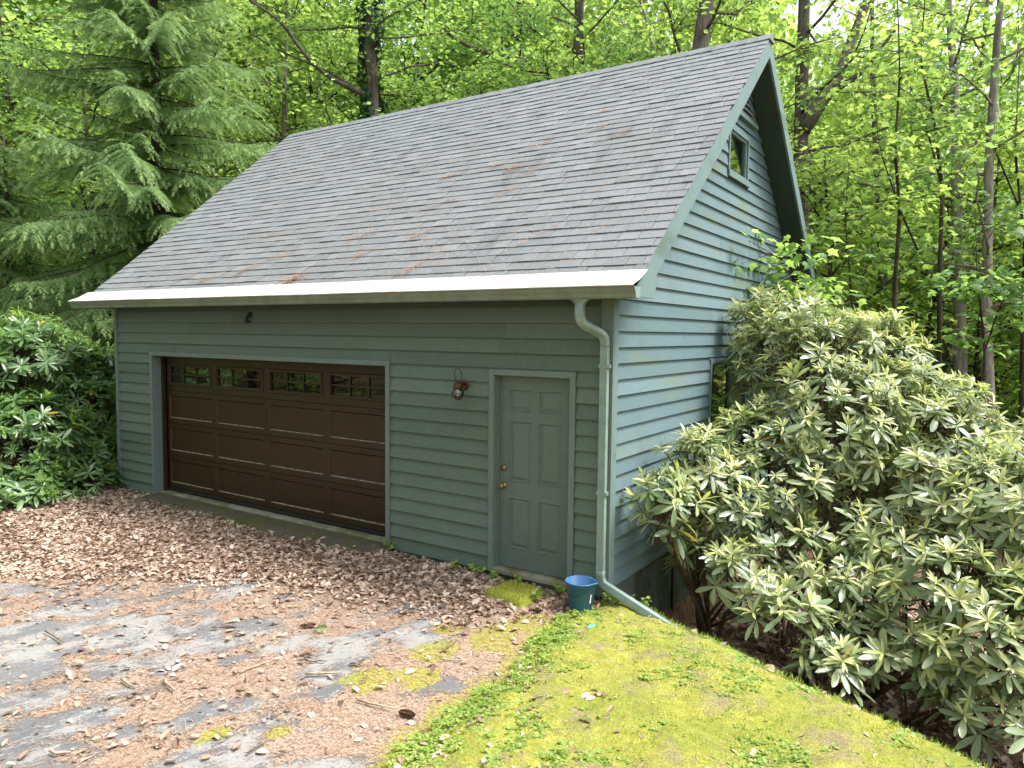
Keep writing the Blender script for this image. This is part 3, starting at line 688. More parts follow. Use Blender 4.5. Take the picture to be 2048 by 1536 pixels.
# concrete apron before the overhead door
ap = MB(); n = 40; vs = []; fs = []
for k in range(n+1):
    x = GL-.55+(GR+.1-GL+.55)*k/n; yo = -.46-.08*float(fbm(x*1.5, 0, 2))+.25*float(sstep(GR-.4, GR+.1, x))
    vs += [(x, .06, -.040), (x, yo, -.087+.01*float(vnoise(x*4, 1))), (x, yo-.02, -.16)]
for k in range(n): fs += [(3*k, 3*k+3, 3*k+4, 3*k+1), (3*k+1, 3*k+4, 3*k+5, 3*k+2)]
o = ap.add(vs, fs).build('concrete_apron', M['concrete'], None, True); o['kind'] = 'structure'
MB().box(XL-.1, GL-.3, -.30, -.035, -.20, -.075).build('concrete_slab_edge', M['concrete'], None, bevel=.012)['kind'] = 'structure'
# ------------------------------------------------------------------ small things by the walls
LN = tag(empty('wall_lantern', (-1.708, 0, 1.84)), 'onion globe wall lantern in aged bronze left of the entry door', 'lantern')
MB().lathe([(0, -.03), (.058, -.028), (.066, -.018), (.066, .0), (0, .0)], (0, -.006, .085), 1).build('back_plate', M['bronze'], LN, True)
MB().box(-.075, .075, -.026, -.0245, .005, .165).build('mounting_block', M['trim_green'], LN)
MB().tube([(0, -.03, .085), (0, -.08, .10), (0, -.13, .085), (0, -.15, .07)], .010, 8).build('arm', M['bronze'], LN, True)
MB().lathe([(0, .135), (.012, .13), (.02, .115), (.045, .095), (.05, .085), (.05, .055), (.046, .045), (0, .045)], (0, -.15, 0), 2).build('cap', M['bronze'], LN, True)
MB().lathe([(.044, .044), (.058, .03), (.068, .005), (.066, -.022), (.05, -.045), (.036, -.055)], (0, -.15, 0), 2).build('globe', M['glass'], LN, True)
MB().lathe([(0, .05), (.010, .05), (.014, .03), (.014, -.02), (.008, -.04), (0, -.045)], (0, -.15, 0), 2, 10).build('bulb', M['sticker'], LN, True)
MB().lathe([(.040, -.052), (.042, -.062), (.028, -.072), (0, -.074)], (0, -.15, 0), 2).build('base_ring', M['bronze'], LN, True)
for z, r in ((.0, .070),): MB().tube([(r*math.cos(a), -.15+r*math.sin(a), z) for a in np.linspace(0, 2*math.pi, 24, False)], .003, 5, True).build('guard_wire', M['bronze'], LN)
for a in (0, math.pi/2, math.pi, 1.5*math.pi): MB().tube([(.046*math.cos(a), -.15+.046*math.sin(a), .045), (.071*math.cos(a), -.15+.071*math.sin(a), .003), (.066*math.cos(a), -.15+.066*math.sin(a), -.03), (.04*math.cos(a), -.15+.04*math.sin(a), -.058)], .0025, 5).build('guard_wire', M['bronze'], LN)
MB().tube([(.050*math.cos(a), -.15, .185+.072*math.sin(a)) for a in np.linspace(0, 2*math.pi, 24, False)], .0045, 6, True).build('carry_ring', M['bronze'], LN, True)
FX = tag(empty('wall_fixture', (-5.307, 0, 2.66)), 'small black metal fixture under the eave above the overhead door', 'fixture')
MB().lathe([(0, -.03), (.035, -.026), (.04, 0)], (0, -.018, .02), 1, 14).build('base', M['dark_metal'], FX, True)
MB().tube([(0, -.03, .02), (.0, -.075, .0), (.01, -.085, -.04)], .014, 8).build('arm', M['dark_metal'], FX, True)
MB().lathe([(.012, .01), (.028, -.01), (.034, -.05), (.03, -.05), (0, -.03)], (.01, -.085, -.04), 2, 14).build('shade', M['dark_metal'], FX, True)
BU = tag(empty('bucket', (-.115, -.328, float(H(-.115, -.328))+.006)), 'dark blue plastic bucket with a pouring lip beside the downspout', 'bucket'); BU.scale = (.95, .95, .95)
b = MB(); n = 40; vs = []; fs = []
prof = [(0, .012), (.098, .012), (.104, .0), (.108, .004), (.142, .285), (.150, .287), (.153, .300), (.148, .304), (.140, .298), (.104, .02), (0, .018)]
LIP = math.radians(12)
for r, h in prof:
    for k in range(n):
        a = 2*math.pi*k/n; da = abs((a-LIP+math.pi) % (2*math.pi)-math.pi); bulge = max(0, 1-da/.35)**1.5*.034*sstep(.16, .29, np.array(h)) if r > .05 else 0
        rr = r+float(bulge); vs.append((rr*math.cos(a), rr*math.sin(a), h))
for i in range(len(prof)-1):
    for k in range(n): fs.append((i*n+k, i*n+(k+1) % n, (i+1)*n+(k+1) % n, (i+1)*n+k))
b.add(vs, fs).build('tub', M['bucket_blue'], BU, True)
MB().tube([(.150*math.cos(a), .150*math.sin(a), .262-.085*math.sin(max(0, min(math.pi, (a-3.6)/2.2*math.pi)))) for a in np.linspace(3.6, 5.8, 18)], .0025, 6).build('handle', M['dark_metal'], BU)
b = MB(); vs = []
for k in range(7):
    a = math.radians(-14+4*k)
    for h in (.10, .19):
        r = .108+.034*h/.285+.002; vs.append((r*math.cos(a), r*math.sin(a), h))
b.add(vs, [(2*k, 2*k+2, 2*k+3, 2*k+1) for k in range(6)]).build('sticker', M['sticker'], BU, True)
# mossy stepping slab
st = MB(); n = 18; vs = []; fs = []
Q = [np.array(q) for q in ((-1.10, -.53), (-.57, -.62), (-.56, -.20), (-1.03, -.10))]
for i in range(n+1):
    for j in range(n+1):
        a, c = i/n, j/n; p = (1-a)*(1-c)*Q[0]+a*(1-c)*Q[1]+a*c*Q[2]+(1-a)*c*Q[3]
        e = min(a, 1-a, c, 1-c); p = p+np.array([fbm(p[0]*6, p[1]*6, 1)-.5, fbm(p[0]*6, p[1]*6, 7)-.5])*.07
        vs.append((p[0], p[1], -.125+.062*float(sstep(-.01, .10, np.array(e)))+.012*float(vnoise(p[0]*22, p[1]*22, 3))))
for i in range(n):
    for j in range(n): fs.append((i*(n+1)+j, (i+1)*(n+1)+j, (i+1)*(n+1)+j+1, i*(n+1)+j+1))
SLAB = tag(st.add(vs, fs).build('stepping_slab', M['mossy'], None, True), 'flat slab grown over with bright green moss before the entry door', 'slab')
dp = W(1186, 1249, 6.35); dz = float(H(dp[0], dp[1]))+.045
tag(MB().lathe([(0, .006), (.045, .006), (.052, .012), (.056, .004), (.054, -.002), (0, -.002)], (dp[0], dp[1], dz), 2, 18).build('plastic_lid', M['turquoise'], None, True), 'small turquoise plastic lid lying in the moss in front of the bucket', 'lid')
# ------------------------------------------------------------------ leaf shapes
def leaf_long(nseg=4, wid=.26, fold=.05, droop=.12):
    V = [(0, 0, 0)]; F = []
    ts, ws = {3: ((.3, .7, 1), (.85, .9, 0)), 4: ((.3, .65, .9, 1), (.66, 1, .66, 0)), 5: ((.2, .48, .74, .93, 1), (.52, .92, 1, .58, 0))}[nseg]
    for i in range(1, nseg+1):
        t = ts[i-1]; w_ = wid/2*ws[i-1]
        z = -droop*t*t
        if i < nseg: V += [(t, -w_, z+fold*w_*4), (t, 0, z), (t, w_, z+fold*w_*4)]
        else: V += [(t, 0, z)]
    F += [(0, 2, 1), (0, 3, 2)]
    for i in range(nseg-2):
        a = 1+3*i; F += [(a, a+1, a+4), (a, a+4, a+3), (a+1, a+2, a+5), (a+1, a+5, a+4)]
    a = 1+3*(nseg-2); e = len(V)-1; F += [(a, a+1, e), (a+1, a+2, e)]
    return np.array(V, float), np.array(F)
KITE = (np.array([(0, 0, 0), (.42, .36, .07), (1, 0, -.05), (.42, -.36, .07)], float), np.array([(0, 2, 1), (0, 3, 2)]))
def maple():
    a = [(0, 0, 0), (.12, .30, 0), (.30, .26, .02), (.48, .50, -.03), (.58, .22, .02), (1.0, 0, -.08), (.58, -.22, .02), (.48, -.50, -.03), (.30, -.26, .02), (.12, -.30, 0), (.4, 0, .05)]
    return np.array(a, float), np.array([(10, i, i+1) for i in range(0, 9)]+[(10, 9, 0)])
MAPLE = maple()
def branch_pts(p, d, L, n, up=0.0, wob=.1, R=rng):
    "n+1 points of a wandering limb"
    P = [np.array(p, float)]; d = nrm(np.array(d, float))
    for i in range(n):
        d = nrm(d+np.array([0, 0, up/n])+R.normal(0, wob, 3)); P.append(P[-1]+d*L/n)
    return P
def make_deciduous(seed, Ht, r0, base, crown_r, nl, leaves_per_twig, leaf, lsize, lean=(0, 0), twigs=7, top_taper=.6, limb_up=.45, thin=1.0):
    R = np.random.default_rng(seed); mb = MB()
    n = 9; P = [np.zeros(3)]; d = np.array([lean[0], lean[1], 1.0]); d /= np.linalg.norm(d)
    P[0][2] = -.6
    for i in range(n):
        d = nrm(d+R.normal(0, .025, 3)); P.append(P[-1]+d*(Ht+.6)/n)
    rad = [r0*(1-.75*(i/n)**1.2)*(1.25 if i == 0 else 1) for i in range(n+1)]
    mb.tube(P, rad, 9)
    Pa = np.array(P); LO, LD, LNn = [], [], []
    for k in range(nl):
        t = (base+(Ht*.97-base)*((k+R.uniform(0, 1))/nl))/Ht; j = min(int(t*n), n-1); fr = t*n-j
        q = Pa[j]*(1-fr)+Pa[j+1]*fr; az = k*2.399+R.uniform(-.5, .5)
        h = (t*Ht-base)/(Ht-base); L = crown_r*(.55+.45*math.sin(math.pi*min(1, .25+.75*h)))*R.uniform(.75, 1.15)*(1-.35*h*top_taper)
        bp = branch_pts(q, (math.cos(az), math.sin(az), R.uniform(.05, .55)), L, 6, limb_up*R.uniform(-.3, 1), .16, R)
        rb = min(r0*.42, .02+.016*L)*(1-.4*h)*thin; mb.tube(bp, [rb*(1-.85*i/6)+.004 for i in range(7)], 5)
        B = np.array(bp)
        for w_ in range(twigs):
            s = R.uniform(.25, 1.0)*6; j = min(int(s), 5); q2 = B[j]+(B[j+1]-B[j])*(s-j); ax = nrm(B[j+1]-B[j])
            sd_ = np.cross(ax, [0, 0, 1])*(1 if w_ % 2 else -1); dv = nrm(ax*.7+sd_*R.uniform(.4, 1.1)+np.array([0, 0, R.uniform(-.2, .3)]))
            tl = R.uniform(.5, 1.15)*(.35+.11*crown_r)*1.4; tp = branch_pts(q2, dv, tl, 3, R.uniform(-.3, .2), .2, R); mb.tube(tp, [.012, .009, .006, .003], 3)
            T = np.array(tp); m = leaves_per_twig
            s3 = R.uniform(.1, 1.1, m)*3; j3 = np.clip(s3.astype(int), 0, 2); c = T[j3]+(T[j3+1]-T[j3])*(s3-j3)[:, None]
            spread = np.column_stack([R.normal(0, .26, m), R.normal(0, .26, m), R.normal(0, .09, m)]); LO.append(c+spread)
            dd = spread+dv*.15; dd[:, 2] -= .12; dd += R.normal(0, .12, (m, 3)); LD.append(dd); nn = R.normal(0, .42, (m, 3)); nn[:, 2] += 1; LNn.append(nn)
    O, Dd, Nn = map(np.concatenate, (LO, LD, LNn))
    S = lsize*R.uniform(.6, 1.35, len(O)); V, F = scatter(leaf[0], leaf[1], O, basis(Dd, Nn), S)
    tm_ = mb.mesh('trunk'); tm_.polygons.foreach_set('use_smooth', [True]*len(tm_.polygons))
    return tm_, mesh_np('crown', V, F), P
def plant_tree(name, meshes, loc, rz, sc, label, cat, bk, lf, group=None):
    t = tag(empty(name, loc, rz), label, cat, group); t.scale = (sc, sc, sc)
    for nm, me, mt in (('trunk', meshes[0], bk), ('crown', meshes[1], lf)):
        o = link(nm, me, None, t)
        if len(me.materials) == 0: me.materials.append(M[mt])
        o.material_slots[0].link = 'OBJECT'; o.material_slots[0].material = M[mt]
        if nm == 'crown': o['kind'] = 'stuff'
    return t
def gpos(u, depth): 
    p = W(u, 672, depth); return np.array([p[0], p[1], float(H(p[0], p[1]))])
# tall forest trees whose trunks show, each of its own make
TALL = 'tall trees standing behind the garage'
def tall(u, depth, r0, label, bk='bark_grey', lf='leaf_maple', Ht=17, base=5.0, cr=4.2, nl=26, lpt=34, seed=1, lean=(0, 0), ls=.15, limbs=(), name='forest_tree', cat='tree'):
    me = make_deciduous(seed, Ht, r0, base, cr, nl, lpt, KITE, ls, lean, thin=.55)
    g = gpos(u, depth); Pq = np.array(me[2]); hz = W(u, 110, depth)[2]-g[2]; want = W(u, 110, depth)
    g[0] = want[0]-np.interp(hz, Pq[:, 2], Pq[:, 0]); g[1] = want[1]-np.interp(hz, Pq[:, 2], Pq[:, 1])
    t = plant_tree(name, me, g, 0, 1, label, cat, bk, lf, TALL)
    if seed == 3: t['axis'] = [float(q) for q in Pq.ravel()]
    for pts, r in limbs:         # boughs that can be followed in the photo
        base_p = np.array(t.location); P = [np.array(q)-base_p for q in pts]; P = smooth_path(P, .35, 4)
        o = MB().tube(P, [r*(1-.6*i/(len(P)-1)) for i in range(len(P))], 8).build('bough', M[bk], t, True)
    return t
ivy_tree = tall(742, 20.5, .30, 'thick ivy-clad trunk rising behind the middle of the ridge', lf='leaf_maple', seed=3, Ht=17, base=6.5, limbs=[([W(738, 192, 20.5), W(700, 176, 20.3), W(650, 150, 20), W(605, 105, 19.8), W(565, 45, 19.6), W(470, -20, 19.4)], .085)])
# ivy on its trunk
R = np.random.default_rng(5); m = 4200; an = R.uniform(0, 2*math.pi, m); zz = R.uniform(3.5, 14, m)
keep = fbm(an*1.2, zz*.9, 3) > .34+.10*sstep(8, 9.5, zz)*sstep(11.5, 10.2, zz); an, zz = an[keep], zz[keep]; m = len(zz)
rr = .27*(1-.02*zz)+R.uniform(0, .16, m); tk = np.array(ivy_tree['axis']).reshape(-1, 3); O = np.column_stack([rr*np.cos(an)+np.interp(zz, tk[:, 2], tk[:, 0]), rr*np.sin(an)+np.interp(zz, tk[:, 2], tk[:, 1]), zz]); del ivy_tree['axis']; out = np.column_stack([np.cos(an), np.sin(an), np.zeros(m)])
Dd = np.column_stack([R.normal(0, .4, m), R.normal(0, .4, m), -np.ones(m)]); V, F = scatter(MAPLE[0], MAPLE[1], O, basis(Dd, out+R.normal(0, .3, (m, 3))), R.uniform(.12, .21, m))
o = link('ivy', mesh_np('ivy', V, F), M['leaf_ivy'], ivy_tree); o['kind'] = 'stuff'
tall(1157, 22, .29, 'grey trunk with a long low bough over the ridge, left of the ridge top', lf='leaf_mid', seed=4, base=6, limbs=[([W(1150, 140, 22), W(1100, 130, 21.8), W(1040, 120, 21.6), W(980, 108, 21.4), W(930, 90, 21.3), W(890, 62, 21.2)], .12)])
tall(1398, 17.5, .31, 'stout bare grey trunk cut off by the frame right above the roof', bk='bark_grey', lf='leaf_maple', seed=6, base=7, nl=18, lpt=28, lean=(0, 0))
tall(1605, 19, .27, 'forked dark trunk just right of the gable peak with a heavy arm', lf='leaf_lime', seed=8, base=7.5, nl=16, lpt=26, limbs=[([W(1605, 260, 19), W(1640, 205, 19), W(1672, 160, 19), W(1700, 90, 19.2), W(1735, 0, 19.4), W(1760, -80, 19.5)], .22), ([W(1650, 190, 19), W(1720, 150, 18.5), W(1790, 60, 18)], .1)])
tall(572, 23, .13, 'slim straight trunk between the conifer and the ivy-clad trunk', bk='bark_grey', lf='leaf_lime', seed=9, Ht=15, base=5, nl=20)
tall(1312, 24, .15, 'slim leaning trunk left of the stout bare trunk', bk='bark_pale', lf='leaf_lime', seed=10, Ht=15, base=6.5, nl=14, lpt=26, lean=(-.22, .1))
tall(1003, 24, .10, 'thin dark stem above the middle of the roof', bk='bark_dark', lf='leaf_mid', seed=12, Ht=13, base=4.5, nl=16, cr=3)
tall(1905, 17, .17, 'pale straight trunk in the woods right of the gable', bk='bark_pale', lf='leaf_maple', seed=14, Ht=16, base=5.5, nl=18, lpt=26)
tall(1992, 14.5, .13, 'pale trunk nearest the right edge of the picture', bk='bark_pale', lf='leaf_mid', seed=15, Ht=15, base=5, nl=16, lpt=24, cr=3.4)
tall(1965, 21, .16, 'grey trunk half hidden behind the pale trunk at right', bk='bark_grey', lf='leaf_lime', seed=16, Ht=16, base=5.5, nl=16, lean=(.05, 0))
tall(1745, 22, .15, 'grey trunk deep in the woods midway right of the gable', bk='bark_grey', lf='leaf_lime', seed=17, Ht=16, base=6.5, nl=14)
# understory trees that fill the woods with leaves: four makes, placed as copies
US = [make_deciduous(30+k, (8.5, 10, 7.5, 9.5)[k], .09, 1.2, (2.8, 3.2, 2.6, 3.0)[k], 26, 30, KITE, .14) for k in range(4)]
spots = [(-60, 20, 0, 'leaf_lime'), (90, 24, 1, 'leaf_lime'), (300, 24, 2, 'leaf_maple'), (430, 21, 3, 'leaf_lime'), (520, 25, 0, 'leaf_lime'), (640, 26, 1, 'leaf_lime'), (690, 22.5, 2, 'leaf_lime'),
         (810, 23, 3, 'leaf_maple'), (880, 27, 0, 'leaf_lime'), (950, 22, 1, 'leaf_maple'), (1060, 25, 2, 'leaf_lime'), (1110, 21, 3, 'leaf_maple'), (1230, 24, 0, 'leaf_mid'), (1290, 21, 1, 'leaf_maple'),
         (1460, 24, 2, 'leaf_maple'), (1540, 28, 3, 'leaf_lime'), (1640, 22, 0, 'leaf_lime'), (1690, 17.5, 2, 'leaf_lime'), (1760, 25, 1, 'leaf_lime'), (1830, 19, 3, 'leaf_lime'), (1880, 26, 2, 'leaf_lime'), (1950, 18, 0, 'leaf_maple'), (2010, 23, 1, 'leaf_lime'), (2090, 17, 3, 'leaf_lime'), (2150, 22, 0, 'leaf_maple')]
places = ['at the far left edge', 'behind the conifer at left', 'seen through the conifer', 'right of the conifer', 'left of the slim straight trunk', 'left of the ivy-clad trunk, far back', 'right by the ivy-clad trunk', 'right of the ivy-clad trunk', 'far behind the roof middle', 'over the ridge middle', 'deep behind the low bough', 'left of the boughed grey trunk', 'right of the boughed grey trunk', 'below the slim leaning trunk', 'between the stout trunk and gable peak', 'far behind the gable peak', 'right behind the forked trunk', 'close behind the right rake board', 'deep in the woods right of the gable', 'midway through the right woods', 'far behind the pale straight trunk', 'right of the pale straight trunk', 'far back near the right edge', 'at the right edge of the picture', 'far back beyond the right edge']
words = {'leaf_lime': 'bright lime green', 'leaf_maple': 'fresh green', 'leaf_mid': 'deeper green'}
for k, (u, dpt, v, lf) in enumerate(spots):
    g = gpos(u, dpt); plant_tree('understory_tree', US[v], g, k*1.7, .9+.25*((k*37) % 10)/10, f'{words[lf]} understory tree {places[k]}', 'tree', 'bark_dark' if k % 2 else 'bark_grey', lf, 'leafy understory trees in the woods')
for k, (u, dpt, sc) in enumerate([(-150, 26, 1.5), (0, 28, 1.6), (160, 30, 1.7), (240, 26, 1.5), (380, 28, 1.6), (480, 30, 1.7), (580, 29, 1.6), (720, 30, 1.7), (790, 27, 1.5), (920, 30, 1.6), (1020, 29, 1.6), (1160, 27, 1.5), (1330, 29, 1.6), (1420, 30, 1.6), (1500, 28, 1.3), (1620, 30, 1.2), (1740, 31, 1.2), (1860, 31, 1.3), (1960, 30, 1.2), (2080, 31, 1.4), (60, 21, 1.2), (200, 20, 1.2), (2300, 16, 1.1), (2700, 14, 1.1), (3300, 13, 1.2), (2500, 24, 1.5)]):
    plant_tree('background_tree', US[(k*3+1) % 4], gpos(u, dpt), k*1.3, sc, 'tall leafy tree far back in the woods, blending with its neighbours', 'tree', 'bark_dark', ('leaf_maple', 'leaf_lime', 'leaf_mid')[k % 3], 'leafy trees far back in the woods')
# unseen trees added to dim the front wall, mirrored in the overhead door's panes
for k, (x, y, v, sc, lb) in enumerate([(-14.5, -6.5, 1, 1.2, 'nearest leafy tree at the left side of the drive'), (-19, -10, 3, 1.6, 'tall leafy tree at the left side of the drive'), (-12, -13.5, 0, 1.5, 'leafy tree where the drive leaves the clearing'), (-6, -16, 1, 1.7, 'leafy tree across the clearing, facing the overhead door'), (0, -17.5, 3, 1.8, 'leafy tree across the clearing, facing the entry door'), (7, -15.5, 2, 1.8, 'leafy tree across the clearing, facing the mossy bank'), (12.5, -9, 0, 1.6, 'leafy tree at the open end of the mossy bank'), (-9, -9.5, 2, .9, 'small leafy tree beside the far end of the drive')]):
    plant_tree('unseen_tree', US[v], (x, y, float(H(x, y))), k*2.1, sc, lb+', unseen, dims the front wall, mirrored in the panes', 'tree', 'bark_grey', 'leaf_maple', 'unseen trees round the clearing')
SH = make_deciduous(77, 3.0, .05, .25, 1.7, 20, 22, KITE, .13, twigs=6)
for k, (x, y, sc, lb) in enumerate([(-12.5, -5.2, 1.0, 'rounded roadside shrub nearest the left edge of the drive'), (-14.5, -8, 1.3, 'wide roadside shrub halfway along the drive'), (-11, -10, 1.0, 'low roadside shrub beside the small leafy tree'), (-16.5, -11.5, 1.4, 'farthest roadside shrub down the drive'), (-8, -12.5, 1.2, 'roadside shrub under the facing trees')]):
    plant_tree('unseen_shrub', SH, (x, y, float(H(x, y))), k*1.9, sc, lb+', unseen, dims the front wall, mirrored in the panes', 'shrub', 'bark_dark', 'leaf_maple', 'unseen shrubs round the clearing')
# ------------------------------------------------------------------ near saplings at right with broad lobed leaves
def sapling(name, stems, label, nleaf, ls, lf='leaf_maple', bk='bark_dark', seed=1, sc=.28, group='broad-leaved saplings right of the garage'):
    R = np.random.default_rng(seed); b0 = np.array(stems[0][0][0], float); b0[2] = float(H(b0[0], b0[1])); t = tag(empty(name, b0), label, 'sapling', group)
    mb = MB(); O, Dd, Nn = [], [], []
    for pts, r, fol in stems:
        P = smooth_path([np.array(q)-b0 for q in pts], .2, 3); mb.tube(P, [r*(1-.75*i/(len(P)-1)) for i in range(len(P))], 6); B = np.array(P); n = len(B)-1
        for k in range(int(nleaf*fol)):
            s = R.uniform(.3, 1.0)*n; j = min(int(s), n-1); q = B[j]+(B[j+1]-B[j])*(s-j); az = R.uniform(0, 6.28)
            tp = branch_pts(q, (math.cos(az), math.sin(az), R.uniform(.0, .5)), R.uniform(.4, 1.1), 3, -.3, .15, R); mb.tube(tp, [.009, .007, .005, .003], 3); T = np.array(tp); m = 11
            s3 = R.uniform(.2, 1.05, m)*3; j3 = np.clip(s3.astype(int), 0, 2); c = T[j3]+(T[j3+1]-T[j3])*(s3-j3)[:, None]
            sp = np.column_stack([R.normal(0, sc*.55, m), R.normal(0, sc*.55, m), R.normal(0, .05, m)]); O.append(c+sp); d_ = sp+R.normal(0, .05, (m, 3)); d_[:, 2] -= .10; Dd.append(d_)
            nn = R.normal(0, .32, (m, 3)); nn[:, 2] += 1; Nn.append(nn)
    o = link('stem', mb.mesh('stem'), M[bk], t, True)
    O, Dd, Nn = map(np.concatenate, (O, Dd, Nn)); V, F = scatter(MAPLE[0], MAPLE[1], O, basis(Dd, Nn), ls*R.uniform(.6, 1.3, len(O)))
    o = link('foliage', mesh_np('foliage', V, F), M[lf], t); o['kind'] = 'stuff'
    return t
def G_(u, d): p = W(u, 672, d); return (p[0], p[1], float(H(p[0], p[1]))-.1)
sapling('maple_sapling', [([G_(1668, 11.5), W(1655, 800, 11.3), W(1640, 640, 11.2), W(1600, 540, 10.9), W(1530, 500, 10.6)], .022, 1.0), ([W(1650, 700, 11.2), W(1600, 600, 10.8), W(1540, 560, 10.4)], .012, .8)], 'maple sapling spreading broad leaves across the shaded gable corner', 30, .17, 'leaf_maple', seed=41)
sapling('maple_sapling', [([G_(1800, 12.5), W(1790, 560, 12.5), W(1800, 420, 12.4), W(1790, 300, 12.3), W(1800, 150, 12.2), W(1795, 0, 12.1)], .04, 1.2), ([W(1835, 500, 12.5), W(1800, 420, 12.4), W(1760, 300, 12.2), W(1740, 150, 12.1)], .02, .8)], 'dark curving sapling nearest right of the rear rake board', 22, .14, 'leaf_lime', seed=42)
sapling('maple_sapling', [([G_(1900, 13.5), W(1880, 520, 13.5), W(1885, 380, 13.5), W(1870, 250, 13.4), W(1840, 120, 13.3), W(1850, 0, 13.2)], .045, 1.2), ([W(1885, 380, 13.5), W(1855, 260, 13.3), W(1820, 170, 13.2)], .02, .6)], 'dark crooked sapling left of the pale straight trunk', 22, .14, 'leaf_maple', seed=43)
sapling('maple_sapling', [([G_(1985, 12), W(1970, 700, 12), W(1955, 560, 11.9), W(1950, 420, 11.8)], .025, 1.2), ([W(1970, 700, 12), W(2000, 610, 11.8), W(2030, 560, 11.6)], .014, .9)], 'low sapling with wide leaf layers above the rhododendron at right', 16, .17, 'leaf_mid', seed=44)
sapling('maple_sapling', [([G_(1720, 14), W(1710, 700, 14), W(1700, 560, 13.9), W(1690, 430, 13.8), W(1700, 300, 13.8)], .024, 1.3), ([W(1705, 600, 14), W(1740, 520, 13.7), W(1790, 470, 13.5)], .012, .8)], 'thin sapling right behind the garage rear corner', 16, .16, 'leaf_maple', seed=45)
sapling('maple_sapling', [([G_(2060, 15), W(2050, 500, 15), W(2030, 300, 15), W(2040, 100, 15)], .04, 1.3), ([W(2040, 420, 15), W(1990, 300, 14.6), W(1950, 220, 14.4)], .02, .9)], 'leaning sapling crossing the right edge above the rhododendron', 22, .15, 'leaf_lime', seed=46)
# dark thicket low in the right woods, far wood as one mass
def mass(name, n, boxf, size, mat, seed, kite=KITE, up=1.0):
    R = np.random.default_rng(seed); O = boxf(R, n); n = len(O); d = R.normal(0, 1, (n, 3)); d[:, 2] -= .3; nn = R.normal(0, .6, (n, 3)); nn[:, 2] += up
    V, F = scatter(kite[0], kite[1], O, basis(d, nn), size*R.uniform(.6, 1.4, n)); o = link(name, mesh_np(name, V, F), M[mat]); return o
def far_f(R, n):
    th = np.radians(R.uniform(-62, 84, n)); dist = R.uniform(28, 46, n); az = YAW+th
    P = np.column_stack([CAMP[0]+np.sin(az)*dist, CAMP[1]+np.cos(az)*dist, 0*dist]); z = R.uniform(0, 1, n)*24; u = 1024+FPX*np.tan(np.clip(th, -1.2, 1.2))
    cl = fbm(P[:, 0]*.35+z*.21, P[:, 1]*.35+z*.4, 5); top = 15+10*fbm(th*8, 0*u, 3)-6*sstep(1350, 1650, u)
    k = (cl > .40) & (z < top+2); P[:, 2] = H(P[:, 0], P[:, 1])+z; return P[k]
o = mass('far_woodland', 330000, far_f, .40, 'leaf_lime', 51); tag(o, 'distant bright green woodland behind all the trees', 'woodland', None, 'stuff')
def th_f(R, n):
    u = R.uniform(1560, 2350, n); dpt = R.uniform(14, 24, n); P = np.array([W(a, 672, d) for a, d in zip(u, dpt)]); z = R.beta(1.0, 1.6, n)*3.2; P[:, 2] = H(P[:, 0], P[:, 1])+z
    cl = fbm(P[:, 0]*.8, P[:, 1]*.8+z*.5, 7); return P[cl > .45]
o = mass('woodland_thicket', 16000, th_f, .13, 'leaf_mid', 52); tag(o, 'low green thicket on the floor of the right woods', 'thicket', None, 'stuff')
